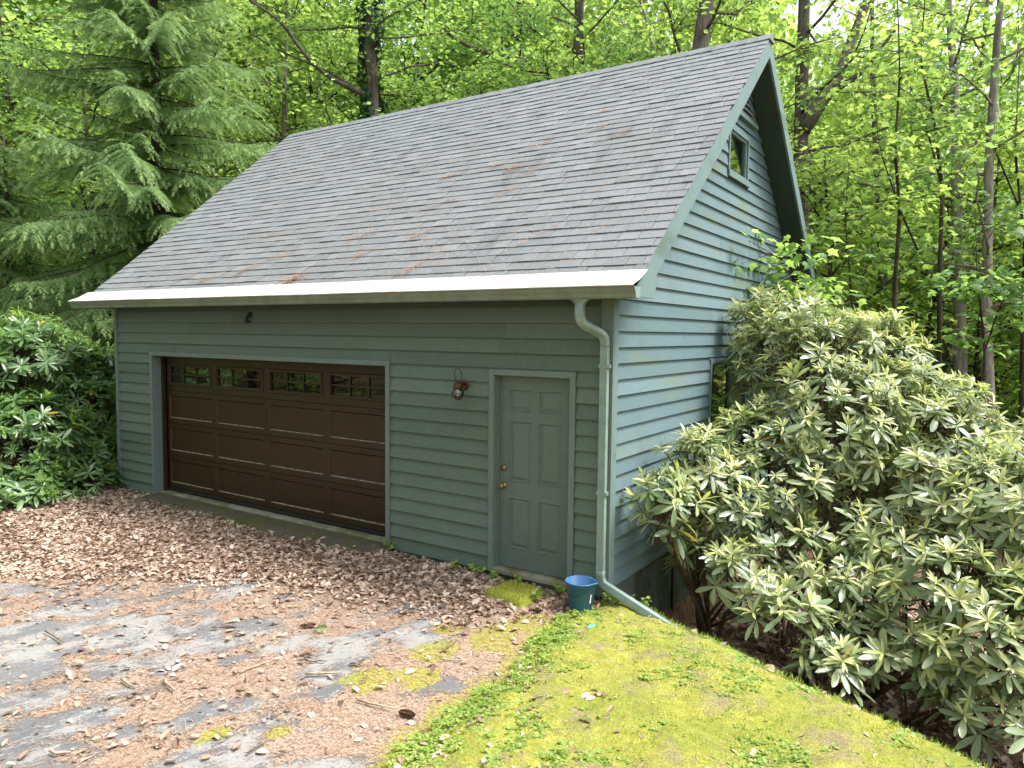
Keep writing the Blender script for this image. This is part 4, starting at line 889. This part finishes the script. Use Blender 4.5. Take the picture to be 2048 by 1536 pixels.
# ------------------------------------------------------------------ conifer at left
def conifer(loc, Ht, r0, Lmax, seed, label, zlo=.8, dens=1.0):
    R = np.random.default_rng(seed); t = tag(empty('spruce_tree', loc), label, 'conifer')
    MB().tube([(0, 0, -.4), (.05, 0, Ht*.3), (0, .06, Ht*.6), (.03, 0, Ht)], [r0*1.1, r0*.85, r0*.5, .02], 10).build('trunk', M['bark_dark'], t, True)
    tw = MB(); O, Dd, Nn, S, TP = [], [], [], [], []
    z = zlo; k = 0
    while z < Ht-.2:
        h = z/Ht; L0 = Lmax*(1-h)**.7+.35
        for j in range(6):
            up_ = R.uniform(.4, 2.2); az = k*1.1+j*2*math.pi/6+R.uniform(-.45, .45); L = L0*R.uniform(.5, 1.15); n = 9
            el = R.uniform(-.05, .32)-.25*(1-h); p = np.array([0, 0, z+R.uniform(-.25, .25)]); P = [p]; 
            for i in range(n):
                tt = (i+1)/n; e = el-.42*tt+.75*max(0, tt-.6)*up_; P.append(P[-1]+np.array([math.cos(az+.06*R.normal())*math.cos(e), math.sin(az)*math.cos(e), math.sin(e)])*L/n)
            tw.tube(P, [.020*(1-.85*i/n)*(.4+.6*L/Lmax)+.002 for i in range(n+1)], 4); B = np.array(P)
            nb = max(4, int(L/.062*dens))
            for q in range(nb):
                s = (.03+.97*(q+R.uniform(0, 1))/nb)*n; i = min(int(s), n-1); c = B[i]+(B[i+1]-B[i])*(s-i); ax = nrm(B[i+1]-B[i]); side = nrm(np.cross(ax, [0, 0, 1.0]))*(1 if q % 2 else -1)
                bl = (.28+.42*(1-abs(s/n-.5)))*R.uniform(.5, 1.35)*(.45+.55*L/Lmax)
                d0 = nrm(ax*.75+side*R.uniform(.5, 1.1)+np.array([0, 0, R.uniform(-.45, .0)])); m = max(3, int(bl/.075))
                d1 = d0; c1 = c.copy()
                for g in range(m):
                    tt = (g+.5)/m; d1 = nrm(d1+np.array([0, 0, -.14]))
                    for sgn in (-1, 1):
                        sd_ = nrm(np.cross(d1, [0, 0, 1.0]))*sgn; O.append(c1.copy()); Dd.append(nrm(d1*.75+sd_*R.uniform(.3, .8)+np.array([0, 0, R.uniform(-.45, .05)]))); Nn.append(np.array([R.normal(0, .35), R.normal(0, .35), 1])); S.append(R.uniform(.10, .17)*(1.15-.4*tt)); TP.append(1.0*(tt > .74)*R.uniform(.3, 1)*(s/n > .35)+.15*R.uniform())
                    c1 = c1+d1*bl/m
                O.append(c1); Dd.append(d1); Nn.append(np.array([0.1, 0, 1])); S.append(.13); TP.append(R.uniform(.5, 1))
        z += .27*(1.0 if h < .7 else .7); k += 1
    # sprig: narrow needles either side of a stem
    V = []; F = []
    for i in range(3):
        x = .03+.29*i
        for sgn in (-1, 1):
            b0 = len(V); ln = .42*(1-.18*i); V += [(x, 0, 0), (x+.17, 0, .004), (x+ln*.95, sgn*ln*.60, -.03)]; F.append((b0, b0+1, b0+2) if sgn > 0 else (b0+1, b0, b0+2))
    b0 = len(V); V += [(0, -.022, .002), (0, .022, .002), (1.0, 0, -.03)]; F.append((b0, b0+2, b0+1))
    T = np.array(V, float); F = np.array(F); T[:, 0] *= .95
    O = np.array(O); VV, FF = scatter(T, F, O, basis(np.array(Dd), np.array(Nn)), np.array(S)*1.15)
    o = link('limb', tw.mesh('limb'), M['bark_dark'], t, True); o['kind'] = 'stuff'
    o = link('crown', mesh_np('crown', VV, FF, {'tip': np.repeat(np.clip(TP, 0, 1), len(T))}), M['needles'], t); o['kind'] = 'stuff'
    return t
cl = gpos(318, 16.2)
conifer(cl, 14.0, .17, 3.9, 61, 'tall drooping conifer with pale shoot tips at the left end of the garage')
cl = gpos(20, 17.5)
conifer(cl, 7.0, .12, 3.0, 62, 'second conifer behind the drooping one at the far left edge', dens=.75)
# ------------------------------------------------------------------ rhododendrons
LEAFM = []
for k in range(5):
    T, F = leaf_long(5, (.22, .25, .20, .23, .27)[k], .06, (.10, .16, .06, .22, .12)[k]); LEAFM.append((T, F))
NEWL = leaf_long(3, .20, .10, .25)
def rhododendron(name, lobes, bases, label, lsize, mats, seed, n_obj, newfrac, dens=1.0, whorl=(8, 12), stems_seen=True):
    R = np.random.default_rng(seed); b0 = np.array(bases[0], float); t = tag(empty(name, b0), label, 'shrub')
    stem = MB(); twig = MB(); recs = []; news = []
    cen = [np.array(l[0]) for l in lobes]; rad = [np.array(l[1]) for l in lobes]
    for c, r in zip(cen, rad):
        bb = min(bases, key=lambda q: np.linalg.norm(np.array(q)-c)); mid = (np.array(bb)*.5+c*.5)+R.normal(0, .12, 3)-np.array([0, 0, .15]); e = c-np.array([0, 0, r[2]*.35])
        P = smooth_path([np.array(bb)-b0, np.array(bb)*.75+mid*.25-b0+R.normal(0, .06, 3), mid-b0, e-b0], .15, 3); stem.tube(P, [.036*(1-.6*i/(len(P)-1)) for i in range(len(P))], 6)
        for _ in range(5):
            k0 = R.integers(len(P)//2, len(P)); e2 = c+R.normal(0, .45, 3)*r-b0; stem.tube([P[k0], P[k0]*.5+e2*.5+R.normal(0, .06, 3), e2], [.016, .013, .009], 5)
        area = (r[0]*r[1]+r[1]*r[2]+r[0]*r[2])/3*4*math.pi; m = int(area*dens*(34 if seed == 72 else 25))
        for _ in range(m):
            d = nrm(R.normal(0, 1, 3)); 
            if d[2] < -.35 and R.uniform() < .8: continue
            p = c+d*r*R.uniform(.78, 1.08)
            if any((((p-c2)/r2)**2).sum() < .55 for c2, r2 in zip(cen, rad) if c2 is not c): continue
            if p[2] < float(H(p[0], p[1]))+.12: continue
            if -8.72 < p[0] < .16 and p[1] > -.1: continue
            ax = nrm(d*np.array([.75, .75, .4])+np.array([0, 0, .75])+R.normal(0, .18, 3)); nd = (c+(p-c)*R.uniform(.05, .5)+R.normal(0, .08, 3)-np.array([0, 0, .10]))-b0
            tl = R.uniform(.18, .4); q0 = p-ax*tl; twig.tube([nd, (nd*.45+(q0-b0)*.55)+np.array([0, 0, -.03]), q0-b0, p-b0], [.012, .008, .006, .004], 4)
            k = R.integers(*whorl); ph = R.uniform(0, 6.28); a = nrm(np.cross(ax, [.3, .2, .1])); b = np.cross(ax, a); ls0 = lsize*R.uniform(.62, 1.35); dr = R.uniform(-.45, .25)+.35*d[2]
            for i in range(k):
                an = ph+2*math.pi*i/k*1.0+R.uniform(-.2, .2); el = dr+R.uniform(-.2, .55); rad_ = a*math.cos(an)+b*math.sin(an); dv = rad_*math.cos(el)+ax*math.sin(el)
                recs.append((p-ax*R.uniform(0, .035), dv, ax+R.normal(0, .15, 3), ls0*R.uniform(.72, 1.15)))
            if R.uniform() < newfrac*(.4+.9*max(0, d[2]+.2)):
                kk = R.integers(7, 12); p2 = p+ax*R.uniform(.03, .10); twig.tube([p-b0, p2-b0], [.005, .004], 4)
                for i in range(kk):
                    an = R.uniform(0, 6.28); el = R.uniform(.0, 1.1); rad_ = a*math.cos(an)+b*math.sin(an); news.append((p2, rad_*math.cos(el)+ax*math.sin(el), ax+rad_*-.3+R.normal(0, .1, 3), ls0*R.uniform(.42, .85)))
    stem.build('stem', M['stem_brown'], t, True); o = twig.build('twigs', M['stem_brown'], t, True); o['kind'] = 'stuff'
    O = np.array([q[0] for q in recs]); Dd = np.array([q[1] for q in recs]); Nn = np.array([q[2] for q in recs]); S = np.array([q[3] for q in recs])
    # leaves that show largest stay objects of their own
    dcam = O-CAMP; dep = dcam@CF; sx = 1024+FPX*(dcam@CR)/dep; sy = 768-FPX*(dcam@CU)/dep
    Bm = basis(Dd, Nn); face = np.abs((Bm[:, 2]*nrm(dcam)).sum(1)); along = np.sqrt(np.clip(1-((nrm(Dd)*nrm(dcam)).sum(1))**2, 0, 1)); show = S/dep*face*along
    # rough visibility: nearest leaf of each cell of the view
    cell = {}
    for i in range(len(O)):
        if 5 < sx[i] < 2043 and 5 < sy[i] < 1531:
            key = (int(sx[i]/24), int(sy[i]/24)); 
            if key not in cell or dep[i] < dep[cell[key]]: cell[key] = i
    vis = sorted(cell.values(), key=lambda i: -show[i])[:n_obj]; vs = set(vis)
    lm = []
    for k, (T, F) in enumerate(LEAFM):
        me = mesh_np('leaf', T, F); me.polygons.foreach_set('use_smooth', [True]*len(me.polygons)); me.materials.append(M[mats[0]]); lm.append(me)
    for c_, i in enumerate(vis):
        o = link('leaf', lm[c_ % 5], None, t); B = Bm[i]*S[i]; p = O[i]-b0
        o.matrix_local = Matrix(((B[0][0], B[1][0], B[2][0], p[0]), (B[0][1], B[1][1], B[2][1], p[1]), (B[0][2], B[1][2], B[2][2], p[2]), (0, 0, 0, 1)))
        if c_ % 31 == 7: o.material_slots[0].link = 'OBJECT'; o.material_slots[0].material = M['leaf_rhodo_yellow']
    rest = np.array([i for i in range(len(O)) if i not in vs]); parts = []
    for k in range(5):
        s = rest[k::5]; parts.append(scatter(LEAFM[k][0], LEAFM[k][1], O[s]-b0, Bm[s], S[s]))
    V, F = merge(parts); o = link('foliage', mesh_np('foliage', V, F), M[mats[0]], t, True); o['kind'] = 'stuff'
    if news:
        O = np.array([q[0] for q in news])-b0; V, F = scatter(NEWL[0], NEWL[1], O, basis(np.array([q[1] for q in news]), np.array([q[2] for q in news])), np.array([q[3] for q in news]))
        o = link('new_shoots', mesh_np('new_shoots', V, F), M[mats[1]], t, True); o['kind'] = 'stuff'
    return t
def lobe(u, v, d, rx, ry, rz): return (W(u, v, d), (rx, ry, rz))
right_lobes = [lobe(1610, 745, 9.2, .95, .9, .85), lobe(1510, 905, 8.4, .55, .5, .5), lobe(1325, 1010, 7.15, .34, .30, .26), lobe(1660, 860, 8.4, .85, .8, .72), lobe(1820, 860, 8.6, .85, .8, .75),
               lobe(1900, 985, 7.6, .75, .7, .55), lobe(2050, 1040, 7.0, .75, .75, .6), lobe(1430, 1010, 7.8, .45, .42, .40), lobe(1470, 1150, 7.2, .40, .36, .26), lobe(1575, 1235, 6.9, .36, .34, .24),
               lobe(1880, 1190, 6.7, .55, .5, .42), lobe(2010, 1290, 6.2, .50, .45, .42), lobe(1800, 1330, 6.5, .26, .26, .18), lobe(1950, 1420, 6.1, .3, .3, .2), lobe(1660, 1330, 6.6, .22, .2, .16), lobe(2140, 1180, 6.4, .6, .6, .55), lobe(1740, 720, 9.4, .6, .6, .5), lobe(1990, 930, 8.2, .6, .6, .45), lobe(1740, 1000, 7.9, .55, .5, .38), lobe(1560, 960, 8.1, .55, .5, .42), lobe(1780, 1110, 7.3, .45, .4, .3), lobe(1950, 1110, 6.9, .5, .45, .35), lobe(1540, 655, 9.5, .45, .45, .45), lobe(1680, 1150, 7.3, .36, .32, .24), lobe(1730, 1250, 7.0, .34, .3, .22), lobe(1560, 1085, 7.6, .40, .35, .28), lobe(2050, 1440, 5.9, .30, .3, .22), lobe(1900, 1310, 6.4, .38, .34, .26), lobe(1400, 1110, 7.5, .26, .24, .20), lobe(1650, 1050, 7.8, .42, .38, .26), lobe(1390, 920, 7.6, .32, .3, .28)]
def gb(u, v, d): p = W(u, v, d); return (p[0], p[1], float(H(p[0], p[1]))-.05)
rhododendron('rhododendron', right_lobes, [gb(1700, 1300, 7.9), gb(1560, 1250, 8.4), gb(1420, 1200, 8.0), gb(1850, 1350, 7.4), gb(1680, 1300, 7.3)], 'large pale-leaved rhododendron with new shoots against the gable wall', .19, ('leaf_rhodo', 'leaf_rhodo_new'), 71, 300, .9)
left_lobes = [lobe(40, 720, 12.2, 1.2, 1.0, .75), lobe(150, 800, 12.4, .75, .7, .6), lobe(60, 880, 11.6, 1.0, .9, .7), lobe(170, 920, 12.0, .55, .5, .55), lobe(60, 985, 11.0, .75, .6, .42), lobe(170, 965, 11.5, .45, .42, .32), lobe(-150, 860, 11.2, 1.2, 1.0, 1.0), lobe(205, 745, 12.9, .4, .45, .5), lobe(-40, 1010, 10.4, .6, .5, .35)]
rhododendron('rhododendron', left_lobes, [gb(60, 960, 12.0), gb(160, 960, 12.1), gb(-120, 980, 11.4)], 'glossy dark green rhododendron at the left corner of the garage', .185, ('leaf_rhodo_deep', 'leaf_lime'), 72, 300, .25, 1.15)
# ------------------------------------------------------------------ litter, needles, grass
def litter(name, n, xr, yr, prob, size, mat, seed, zo=.006, label=None, cat=None, curl=.5, zf=None):
    R = np.random.default_rng(seed); x = R.uniform(*xr, n); y = R.uniform(*yr, n); k = R.uniform(0, 1, n) < prob(x, y); x, y = x[k], y[k]; n = len(x)
    z = (H(x, y) if zf is None else zf(x, y))+zo+R.uniform(0, .022, n)
    T = np.array([(0, 0, 0), (.30, .30, .12), (.75, .20, .13), (1, 0, .05), (.75, -.22, .08), (.30, -.28, .11), (.5, 0, 0)], float); F = np.array([(6, 0, 1), (6, 1, 2), (6, 2, 3), (6, 3, 4), (6, 4, 5), (6, 5, 0)])
    a = R.uniform(0, 6.28, n); d = np.column_stack([np.cos(a), np.sin(a), R.normal(0, .3, n)]); nn = R.normal(0, curl, (n, 3)); nn[:, 2] += 1
    V, F = scatter(T, F, np.column_stack([x, y, z]), basis(d, nn), size*np.clip(np.exp(R.normal(0, .42, n)), .35, 1.9)); o = link(name, mesh_np(name, V, F), M[mat]); tag(o, label, cat, None, 'stuff'); return o
def p_drive(x, y):
    # thick near the garage, thinning towards the camera
    d = y-carpet_edge(x)+1.1*(fbm(x*1.3, y*1.3, 2)-.5)+.5*(fbm(x*4, y*4, 5)-.5)
    p = sstep(-.45, .35, d)*.97+.035*f_needle(x, y)+.012
    apron = (y > -.42) & (x > -7.6) & (x < -2.9); p = np.where(apron, p*.5*sstep(-.18, -.45, y+.25*(fbm(x*3, y*3, 9)-.5))+.015, p); p = np.where((x > -.75), p*.25, p); p = np.where(lawn_f(x, y) > .02, p*.15, p)
    p = np.where((x > -1.12) & (x < -.55) & (y > -.62) & (y < -.1), .04, p); return p
litter('leaf_litter', 120000, (-9.3, .1), (-4.6, -.06), p_drive, .046, 'leaf_dead', 81, .004, 'carpet of dry brown leaves on the driveway before the garage', 'leaves', .42)
litter('lawn_leaves', 9000, (-.3, 3.4), (-4.8, .2), lambda x, y: (lawn_f(x, y) > 0)*(.10+.9*np.maximum(sstep(.5, .64, fbm(x*1.6, y*1.6, 12)), sstep(.75, .2, np.hypot(x-.5, (y+1.95)*1.2))*.8)), .040, 'leaf_dead', 82, .035, 'dry leaf scraps scattered over the mossy bank', 'leaves')
litter('woods_leaves', 9000, (.1, 5.5), (-1.2, 6.5), lambda x, y: (edge_s(x, y) > .35)*1.0, .085, 'leaf_dead', 83, -.02, 'dead leaves on the ground beneath the right rhododendron', 'leaves')
def needles(name, O, seed, label, n_tilt=.25, L=.07, Wd=.0022, normal=(0, 0, 1)):
    R = np.random.default_rng(seed); n = len(O); a = R.uniform(0, 6.28, n); nr_ = np.array(normal, float); t1 = nrm(np.cross(nr_, [0, 1, .2])); t2 = np.cross(nr_, t1)
    d = t1*np.cos(a)[:, None]+t2*np.sin(a)[:, None]+nr_*R.normal(0, n_tilt*.5, n)[:, None]; T = np.array([(0, -.5, 0), (1, -.3, 0), (1, .3, 0), (0, .5, 0)], float)
    S = np.column_stack([L*R.uniform(.5, 1.2, n), np.full(n, Wd*1.6), np.ones(n)]); V, F = scatter(T, np.array([(0, 1, 2, 3)]), O, basis(d, nr_+R.normal(0, .25, (n, 3))), S); o = link(name, mesh_np(name, V, F), M['needle_dead']); tag(o, label, 'needles', None, 'stuff')
R = np.random.default_rng(91); n = 60000; x = R.uniform(-8, .6, n); y = R.uniform(-5.2, -.1, n); f = f_needle(x, y); k = (R.uniform(0, 1, n) < .06+.94*f) & (lawn_f(x, y) < .1); x, y = x[k], y[k]
needles('driveway_needles', np.column_stack([x, y, H(x, y)+.009+R.uniform(0, .008, len(x))]), 92, 'fallen rust brown pine needles strewn over the driveway', .15, .06)
# needles caught on the roof in small drifts
pts = []
drift = [(-2.1, 2.35, 90), (-1.5, 2.9, 60), (-3.9, .85, 140), (-5.2, .55, 90), (-6.9, .25, 120), (-4.4, .12, 330), (-2.55, .18, 130), (-6.3, .2, 200), (-5.6, .35, 160), (-2.0, 1.4, 90), (-3.0, 1.3, 90), (-3.3, 1.9, 90), (-2.6, 2.0, 120), (-2.2, 1.9, 110), (-1.35, 2.5, 130), (-.95, 2.3, 130), (-1.9, 1.75, 90), (-4.8, 1.9, 50), (-6.0, 1.0, 90), (-6.5, 1.7, 50), (-3.6, .45, 80), (-7.6, .12, 60), (-7.9, .5, 30), (-1.2, .5, 60), (-.4, .6, 40), (-.6, 1.3, 40), (-1.0, 3.3, 30), (-2.9, .75, 100), (-4.1, 1.35, 70)]
R = np.random.default_rng(93)
for (x, s, m) in drift:
    m = int(m*.55); an = R.uniform(.2, 1.0); q = R.normal(0, 1, (m, 2))*np.array([.13, .07])*R.uniform(.5, 1.3); pts.append(np.column_stack([x+q[:, 0]*math.cos(an)+q[:, 1], s*1.28+q[:, 0]*math.sin(an)*.7+q[:, 1]]))
m = 2600; q = np.column_stack([R.normal(-3.2, 2.2, m), np.abs(R.normal(.8, 1.5, m))]); pts.append(q)
P = np.concatenate(pts); P = P[(P[:, 1] > .02) & (P[:, 1] < LEN-.2) & (P[:, 0] > OXL+.1) & (P[:, 0] < OXR-.1)]
nv = np.array([0, -math.sin(TH), math.cos(TH)]); O = np.column_stack([P[:, 0], EY+P[:, 1]*math.cos(TH), EZ+P[:, 1]*math.sin(TH)])+nv*R.uniform(.010, .022, len(P))[:, None]
needles('roof_needles', O, 94, 'drifts of rust brown pine needles caught on the shingles', .4, .095, .0024, nv)
R = np.random.default_rng(95); m = 700; O = np.column_stack([R.uniform(gx0, gx1, m), R.uniform(-.445, -.425, m), 2.905+R.uniform(-.008, .008, m)]); needles('gutter_needles', O, 96, 'pine needles lodged along the slot of the gutter', .3, .05, .0022)
# blades, clover and small weeds
def blades(name, n, prob, h, seed, label, xr, yr, mat='grass'):
    R = np.random.default_rng(seed); x = R.uniform(*xr, n); y = R.uniform(*yr, n); k = R.uniform(0, 1, n) < prob(x, y); x, y = x[k], y[k]; n = len(x); z = H(x, y)+.02+.06*(fbm(x*2.6, y*2.6, 1)-.5)
    T = np.array([(0, -.05, 0), (0, .05, 0), (.6, .03, .12), (.6, -.03, .12), (1, 0, .4)], float); F = np.array([(0, 1, 2), (0, 2, 3), (3, 2, 4)])
    d = R.normal(0, .45, (n, 3)); d[:, 2] = 1; V, F = scatter(T, F, np.column_stack([x, y, z]), basis(d, R.normal(0, 1, (n, 3))), h*R.uniform(.4, 1.3, n)); o = link(name, mesh_np(name, V, F), M[mat]); tag(o, label, 'grass', None, 'stuff')
def lawn_edge(x, y): e = .30-edge_s(x, y); return (lawn_f(x, y) > 0)*(sstep(.25, .02, e)*.95+.25*sstep(.48, .62, fbm(x*1.8, y*1.8, 21))+.10)
blades('grass_fringe', 170000, lawn_edge, .070, 101, 'thin grass blades along the bank edge and in tufts', (-.6, 6), (-5, .3))
def fuzz_p(x, y): return (lawn_f(x, y) > .03)*(.25+.75*sstep(.4, .6, fbm(x*2.2, y*2.2, 61)))
blades('moss_fuzz', 130000, fuzz_p, .026, 103, 'short yellow-green moss tips covering the bank', (-.5, 3.6), (-4.6, .2), 'moss_tip')
def clover(name, n, prob, size, seed, label):
    R = np.random.default_rng(seed); x = R.uniform(-.9, 4.2, n); y = R.uniform(-5, .25, n); k = R.uniform(0, 1, n) < prob(x, y); x, y = x[k], y[k]; n = len(x); z = H(x, y)+.035+.06*(fbm(x*2.6, y*2.6, 1)-.5)+R.uniform(0, .03, n)
    a = R.uniform(0, 6.28, n); P, Dd = [], []
    for j in range(3): Dd.append(np.column_stack([np.cos(a+2.09*j), np.sin(a+2.09*j), R.normal(.1, .2, n)])); P.append(np.column_stack([x, y, z]))
    T = np.array([(.05, 0, 0), (.6, .42, .06), (1, .22, .04), (.92, 0, 0), (1, -.22, .04), (.6, -.42, .06)], float); F = np.array([(0, 1, 2), (0, 2, 3), (0, 3, 4), (0, 4, 5)])
    O = np.concatenate(P); nn = np.tile(R.normal(0, .3, (n, 3))+np.array([0, 0, 1]), (3, 1)); V, F = scatter(T, F, O, basis(np.concatenate(Dd), nn), np.tile(size*R.uniform(.5, 1.3, n), 3)); o = link(name, mesh_np(name, V, F), M['leaf_clover']); tag(o, label, 'clover', None, 'stuff')
def p_cl(x, y): f = lawn_f(x, y); return (f > -.02)*(.28*sstep(.9, .1, f)*sstep(.46, .66, fbm(x*3, y*3, 31))+.6*sstep(.46, .64, fbm(x*1.5, y*1.5, 33))+.06)
clover('clover_patches', 60000, p_cl, .027, 111, 'clover and small green weeds patching the mossy bank')
def weed(u, v, y, n, h, label, seed):
    R = np.random.default_rng(seed); p = W(u, v, 7); d = p-CAMP; tt = (y-CAMP[1])/d[1]; q = CAMP+d*tt; base = np.array([q[0], y, float(H(q[0], y))]); t = tag(empty('weed', base), label, 'weed', 'small weeds along the foundation')
    st = MB(); O, Dd, Nn = [], [], []
    for k in range(n):
        a = R.uniform(0, 6.28); tip = np.array([math.cos(a)*h*.7*R.uniform(.3, 1), math.sin(a)*h*.35, h*R.uniform(.5, 1.1)]); st.tube([(0, 0, 0), tip*.5+np.array([0, 0, .01]), tip], [.002, .0018, .001], 4)
        for j in range(5): O.append(tip*R.uniform(.55, 1)); b = R.uniform(0, 6.28); Dd.append(np.array([math.cos(b), math.sin(b), R.normal(.1, .2)])); Nn.append(np.array([R.normal(0, .3), R.normal(-.4, .3), 1]))
    st.build('stem', M['stem_brown'], t); V, F = scatter(MAPLE[0], MAPLE[1], np.array(O), basis(np.array(Dd), np.array(Nn)), .045*R.uniform(.6, 1.3, len(O))); o = link('leaf_tuft', mesh_np('leaf_tuft', V, F), M['leaf_clover'], t); o['kind'] = 'stuff'
for i, (u, v, y, n, h, lb) in enumerate([(912, 1138, -.10, 7, .10, 'leftmost weed of the row under the siding by the entry door'), (942, 1146, -.10, 8, .11, 'second weed of the row under the siding by the entry door'), (962, 1150, -.10, 5, .09, 'third weed of the row under the siding by the entry door'), (988, 1155, -.10, 8, .10, 'weed at the foot of the entry door left casing'), (1045, 1165, -.10, 3, .13, 'weed sprouting behind the mossy slab under the threshold'), (1072, 1196, -.36, 7, .09, 'weed on the right corner of the mossy slab'), (1118, 1192, -.12, 8, .14, 'leafy weed left of the blue bucket'), (780, 1085, -.07, 7, .16, 'weed climbing the right casing of the overhead door'), (1222, 1212, -.10, 9, .14, 'weed under the downspout bend right of the bucket'), (1285, 1222, .05, 8, .16, 'weed below the slanting downspout by the foundation')]): weed(u, v, y, n, h, lb, 200+i)
R = np.random.default_rng(120); sv = np.array(SLAB.data.vertices[:] and [v.co[:] for v in SLAB.data.vertices]); n = 5000; ii = R.integers(0, len(sv), n); O = sv[ii]+np.column_stack([R.normal(0, .016, n), R.normal(0, .016, n), R.uniform(-.004, .002, n)])
T = np.array([(0, -.12, 0), (0, .12, 0), (1, 0, .2)], float); d = R.normal(0, .5, (n, 3)); d[:, 2] = 1; V, F = scatter(T, np.array([(0, 1, 2)]), O, basis(d, R.normal(0, 1, (n, 3))), .022*R.uniform(.5, 1.3, n)); o = link('moss', mesh_np('moss', V, F), M['moss_tip'], SLAB); o['kind'] = 'stuff'
# sticks and cones one can pick out on the drive
def ground_at(u, v):
    d = W(u, v, 1)-CAMP; t = (CAMP[2]+.11)/-d[2]
    for _ in range(6): p = CAMP+d*t; t = (CAMP[2]-float(H(p[0], p[1])))/-d[2]
    return CAMP+d*t
sticks = [((610, 1354), (680, 1352), .011, 1, 'thick pale stick lying where drive meets moss'), ((612, 1325), (652, 1328), .009, 0, 'short dark stick just above the thick pale stick'), ((328, 1366), (350, 1388), .011, 1, 'stubby broken stick in the middle of the needles'), ((243, 1365), (272, 1380), .010, 1, 'lichened stub left of the stubby broken stick'), ((480, 1350), (545, 1324), .006, 1, 'slender straight twig right of the stubby stick'), ((100, 1511), (142, 1513), .010, 1, 'pale stick at the lower left of the drive'), ((232, 1240), (292, 1220), .006, 0, 'bent twig left of the drive centre'), ((368, 1209), (425, 1202), .005, 0, 'thin dark twig on bare asphalt'), ((90, 1268), (128, 1290), .007, 0, 'dark twig at the left edge of the drive'), ((255, 1403), (290, 1392), .012, 0, 'dark rotten twig under the needle patch'), ((495, 1512), (550, 1480), .005, 0, 'thin twig near the bottom of the drive'), ((188, 1195), (240, 1165), .004, 0, 'long fine twig across the grey asphalt streak'), ((715, 1405), (790, 1425), .008, 1, 'curved pale stick beside the clover edge'), ((880, 1310), (915, 1285), .006, 0, 'forked twig on the mossy needles'), ((880, 1322), (940, 1328), .005, 1, 'pale twig just below the forked twig'), ((560, 1222), (598, 1215), .007, 1, 'short pale twig right of the bare patch'), ((1190, 1440), (1160, 1425), .007, 0, 'twig scrap on the lower moss'), ((510, 1180), (555, 1168), .010, 1, 'pale bark strip at the edge of the leaf carpet')]
for i, (a, b_, r, pale, lb) in enumerate(sticks):
    R = np.random.default_rng(300+i); p, q = ground_at(*a), ground_at(*b_); m = (p+q)/2; ax = q-p; P = [p, p+ax*.33+R.normal(0, .012, 3), p+ax*.66+R.normal(0, .015, 3), q]; P = [np.array([k[0], k[1], float(H(k[0], k[1]))+r+.012+.01*R.uniform()]) for k in P]
    mb = MB().tube(P, [r*.9, r, r*.8, r*.55], 7)
    if r < .008: mb.tube([P[1], P[1]+np.array([R.normal(0, .06), R.normal(0, .06), .02])], [r*.6, r*.3], 5)
    o = mb.build('stick', M['twig_pale' if pale else 'twig'], None, True); tag(o, lb, 'stick', 'sticks fallen on the driveway')
def cone(u, v, L, rz, label):
    g = ground_at(u, v); b = MB(); n = 9
    for i in range(n):
        t = i/(n-1); r = .024*math.sin(math.pi*(.12+.8*t))+.006
        for k in range(8):
            a = 2*math.pi*k/8+i*.4; x = L*t; d = np.array([0, math.cos(a), math.sin(a)]); s = np.cross([1.0, 0, 0], d)*.009
            b.add([np.array([x, 0, 0])+d*.004-s*.5, np.array([x, 0, 0])+d*.004+s*.5, np.array([x+.012, 0, 0])+d*r+s, np.array([x+.012, 0, 0])+d*r-s], [(0, 1, 2, 3)])
    b.tube([(0, 0, 0), (L, 0, 0)], [.008, .006], 6); o = b.build('pine_cone', M['cone'], None); o.location = (g[0], g[1], float(H(g[0], g[1]))+.03); o.rotation_euler = (0, 0, rz); tag(o, label, 'pine cone', 'pine cones on the ground')
cone(798, 1432, .11, .2, 'dark pine cone at the clover edge beside the curved stick'); cone(1055, 1226, .13, .5, 'brown pine cone below the mossy slab'); cone(600, 1258, .12, .9, 'dark pine cone beside the green fallen leaf on the drive')
for (u, v, s, mt, lb) in [(626, 1266, .13, 'leaf_mid', 'fallen fresh green leaf on the drive'), (446, 1254, .16, 'curtain', 'pale crumpled leaf on the bare asphalt'), (1500, 1180, .0, '', '')]:
    if not s: continue
    g = ground_at(u, v); T, F = leaf_long(4, .4, .3, -.15); o = link('fallen_leaf', mesh_np('fallen_leaf', T*s, F), M[mt], None, True); o.location = (g[0], g[1], float(H(g[0], g[1]))+.03); o.rotation_euler = (.2, 0, .5); tag(o, lb, 'leaf', 'single fallen leaves')
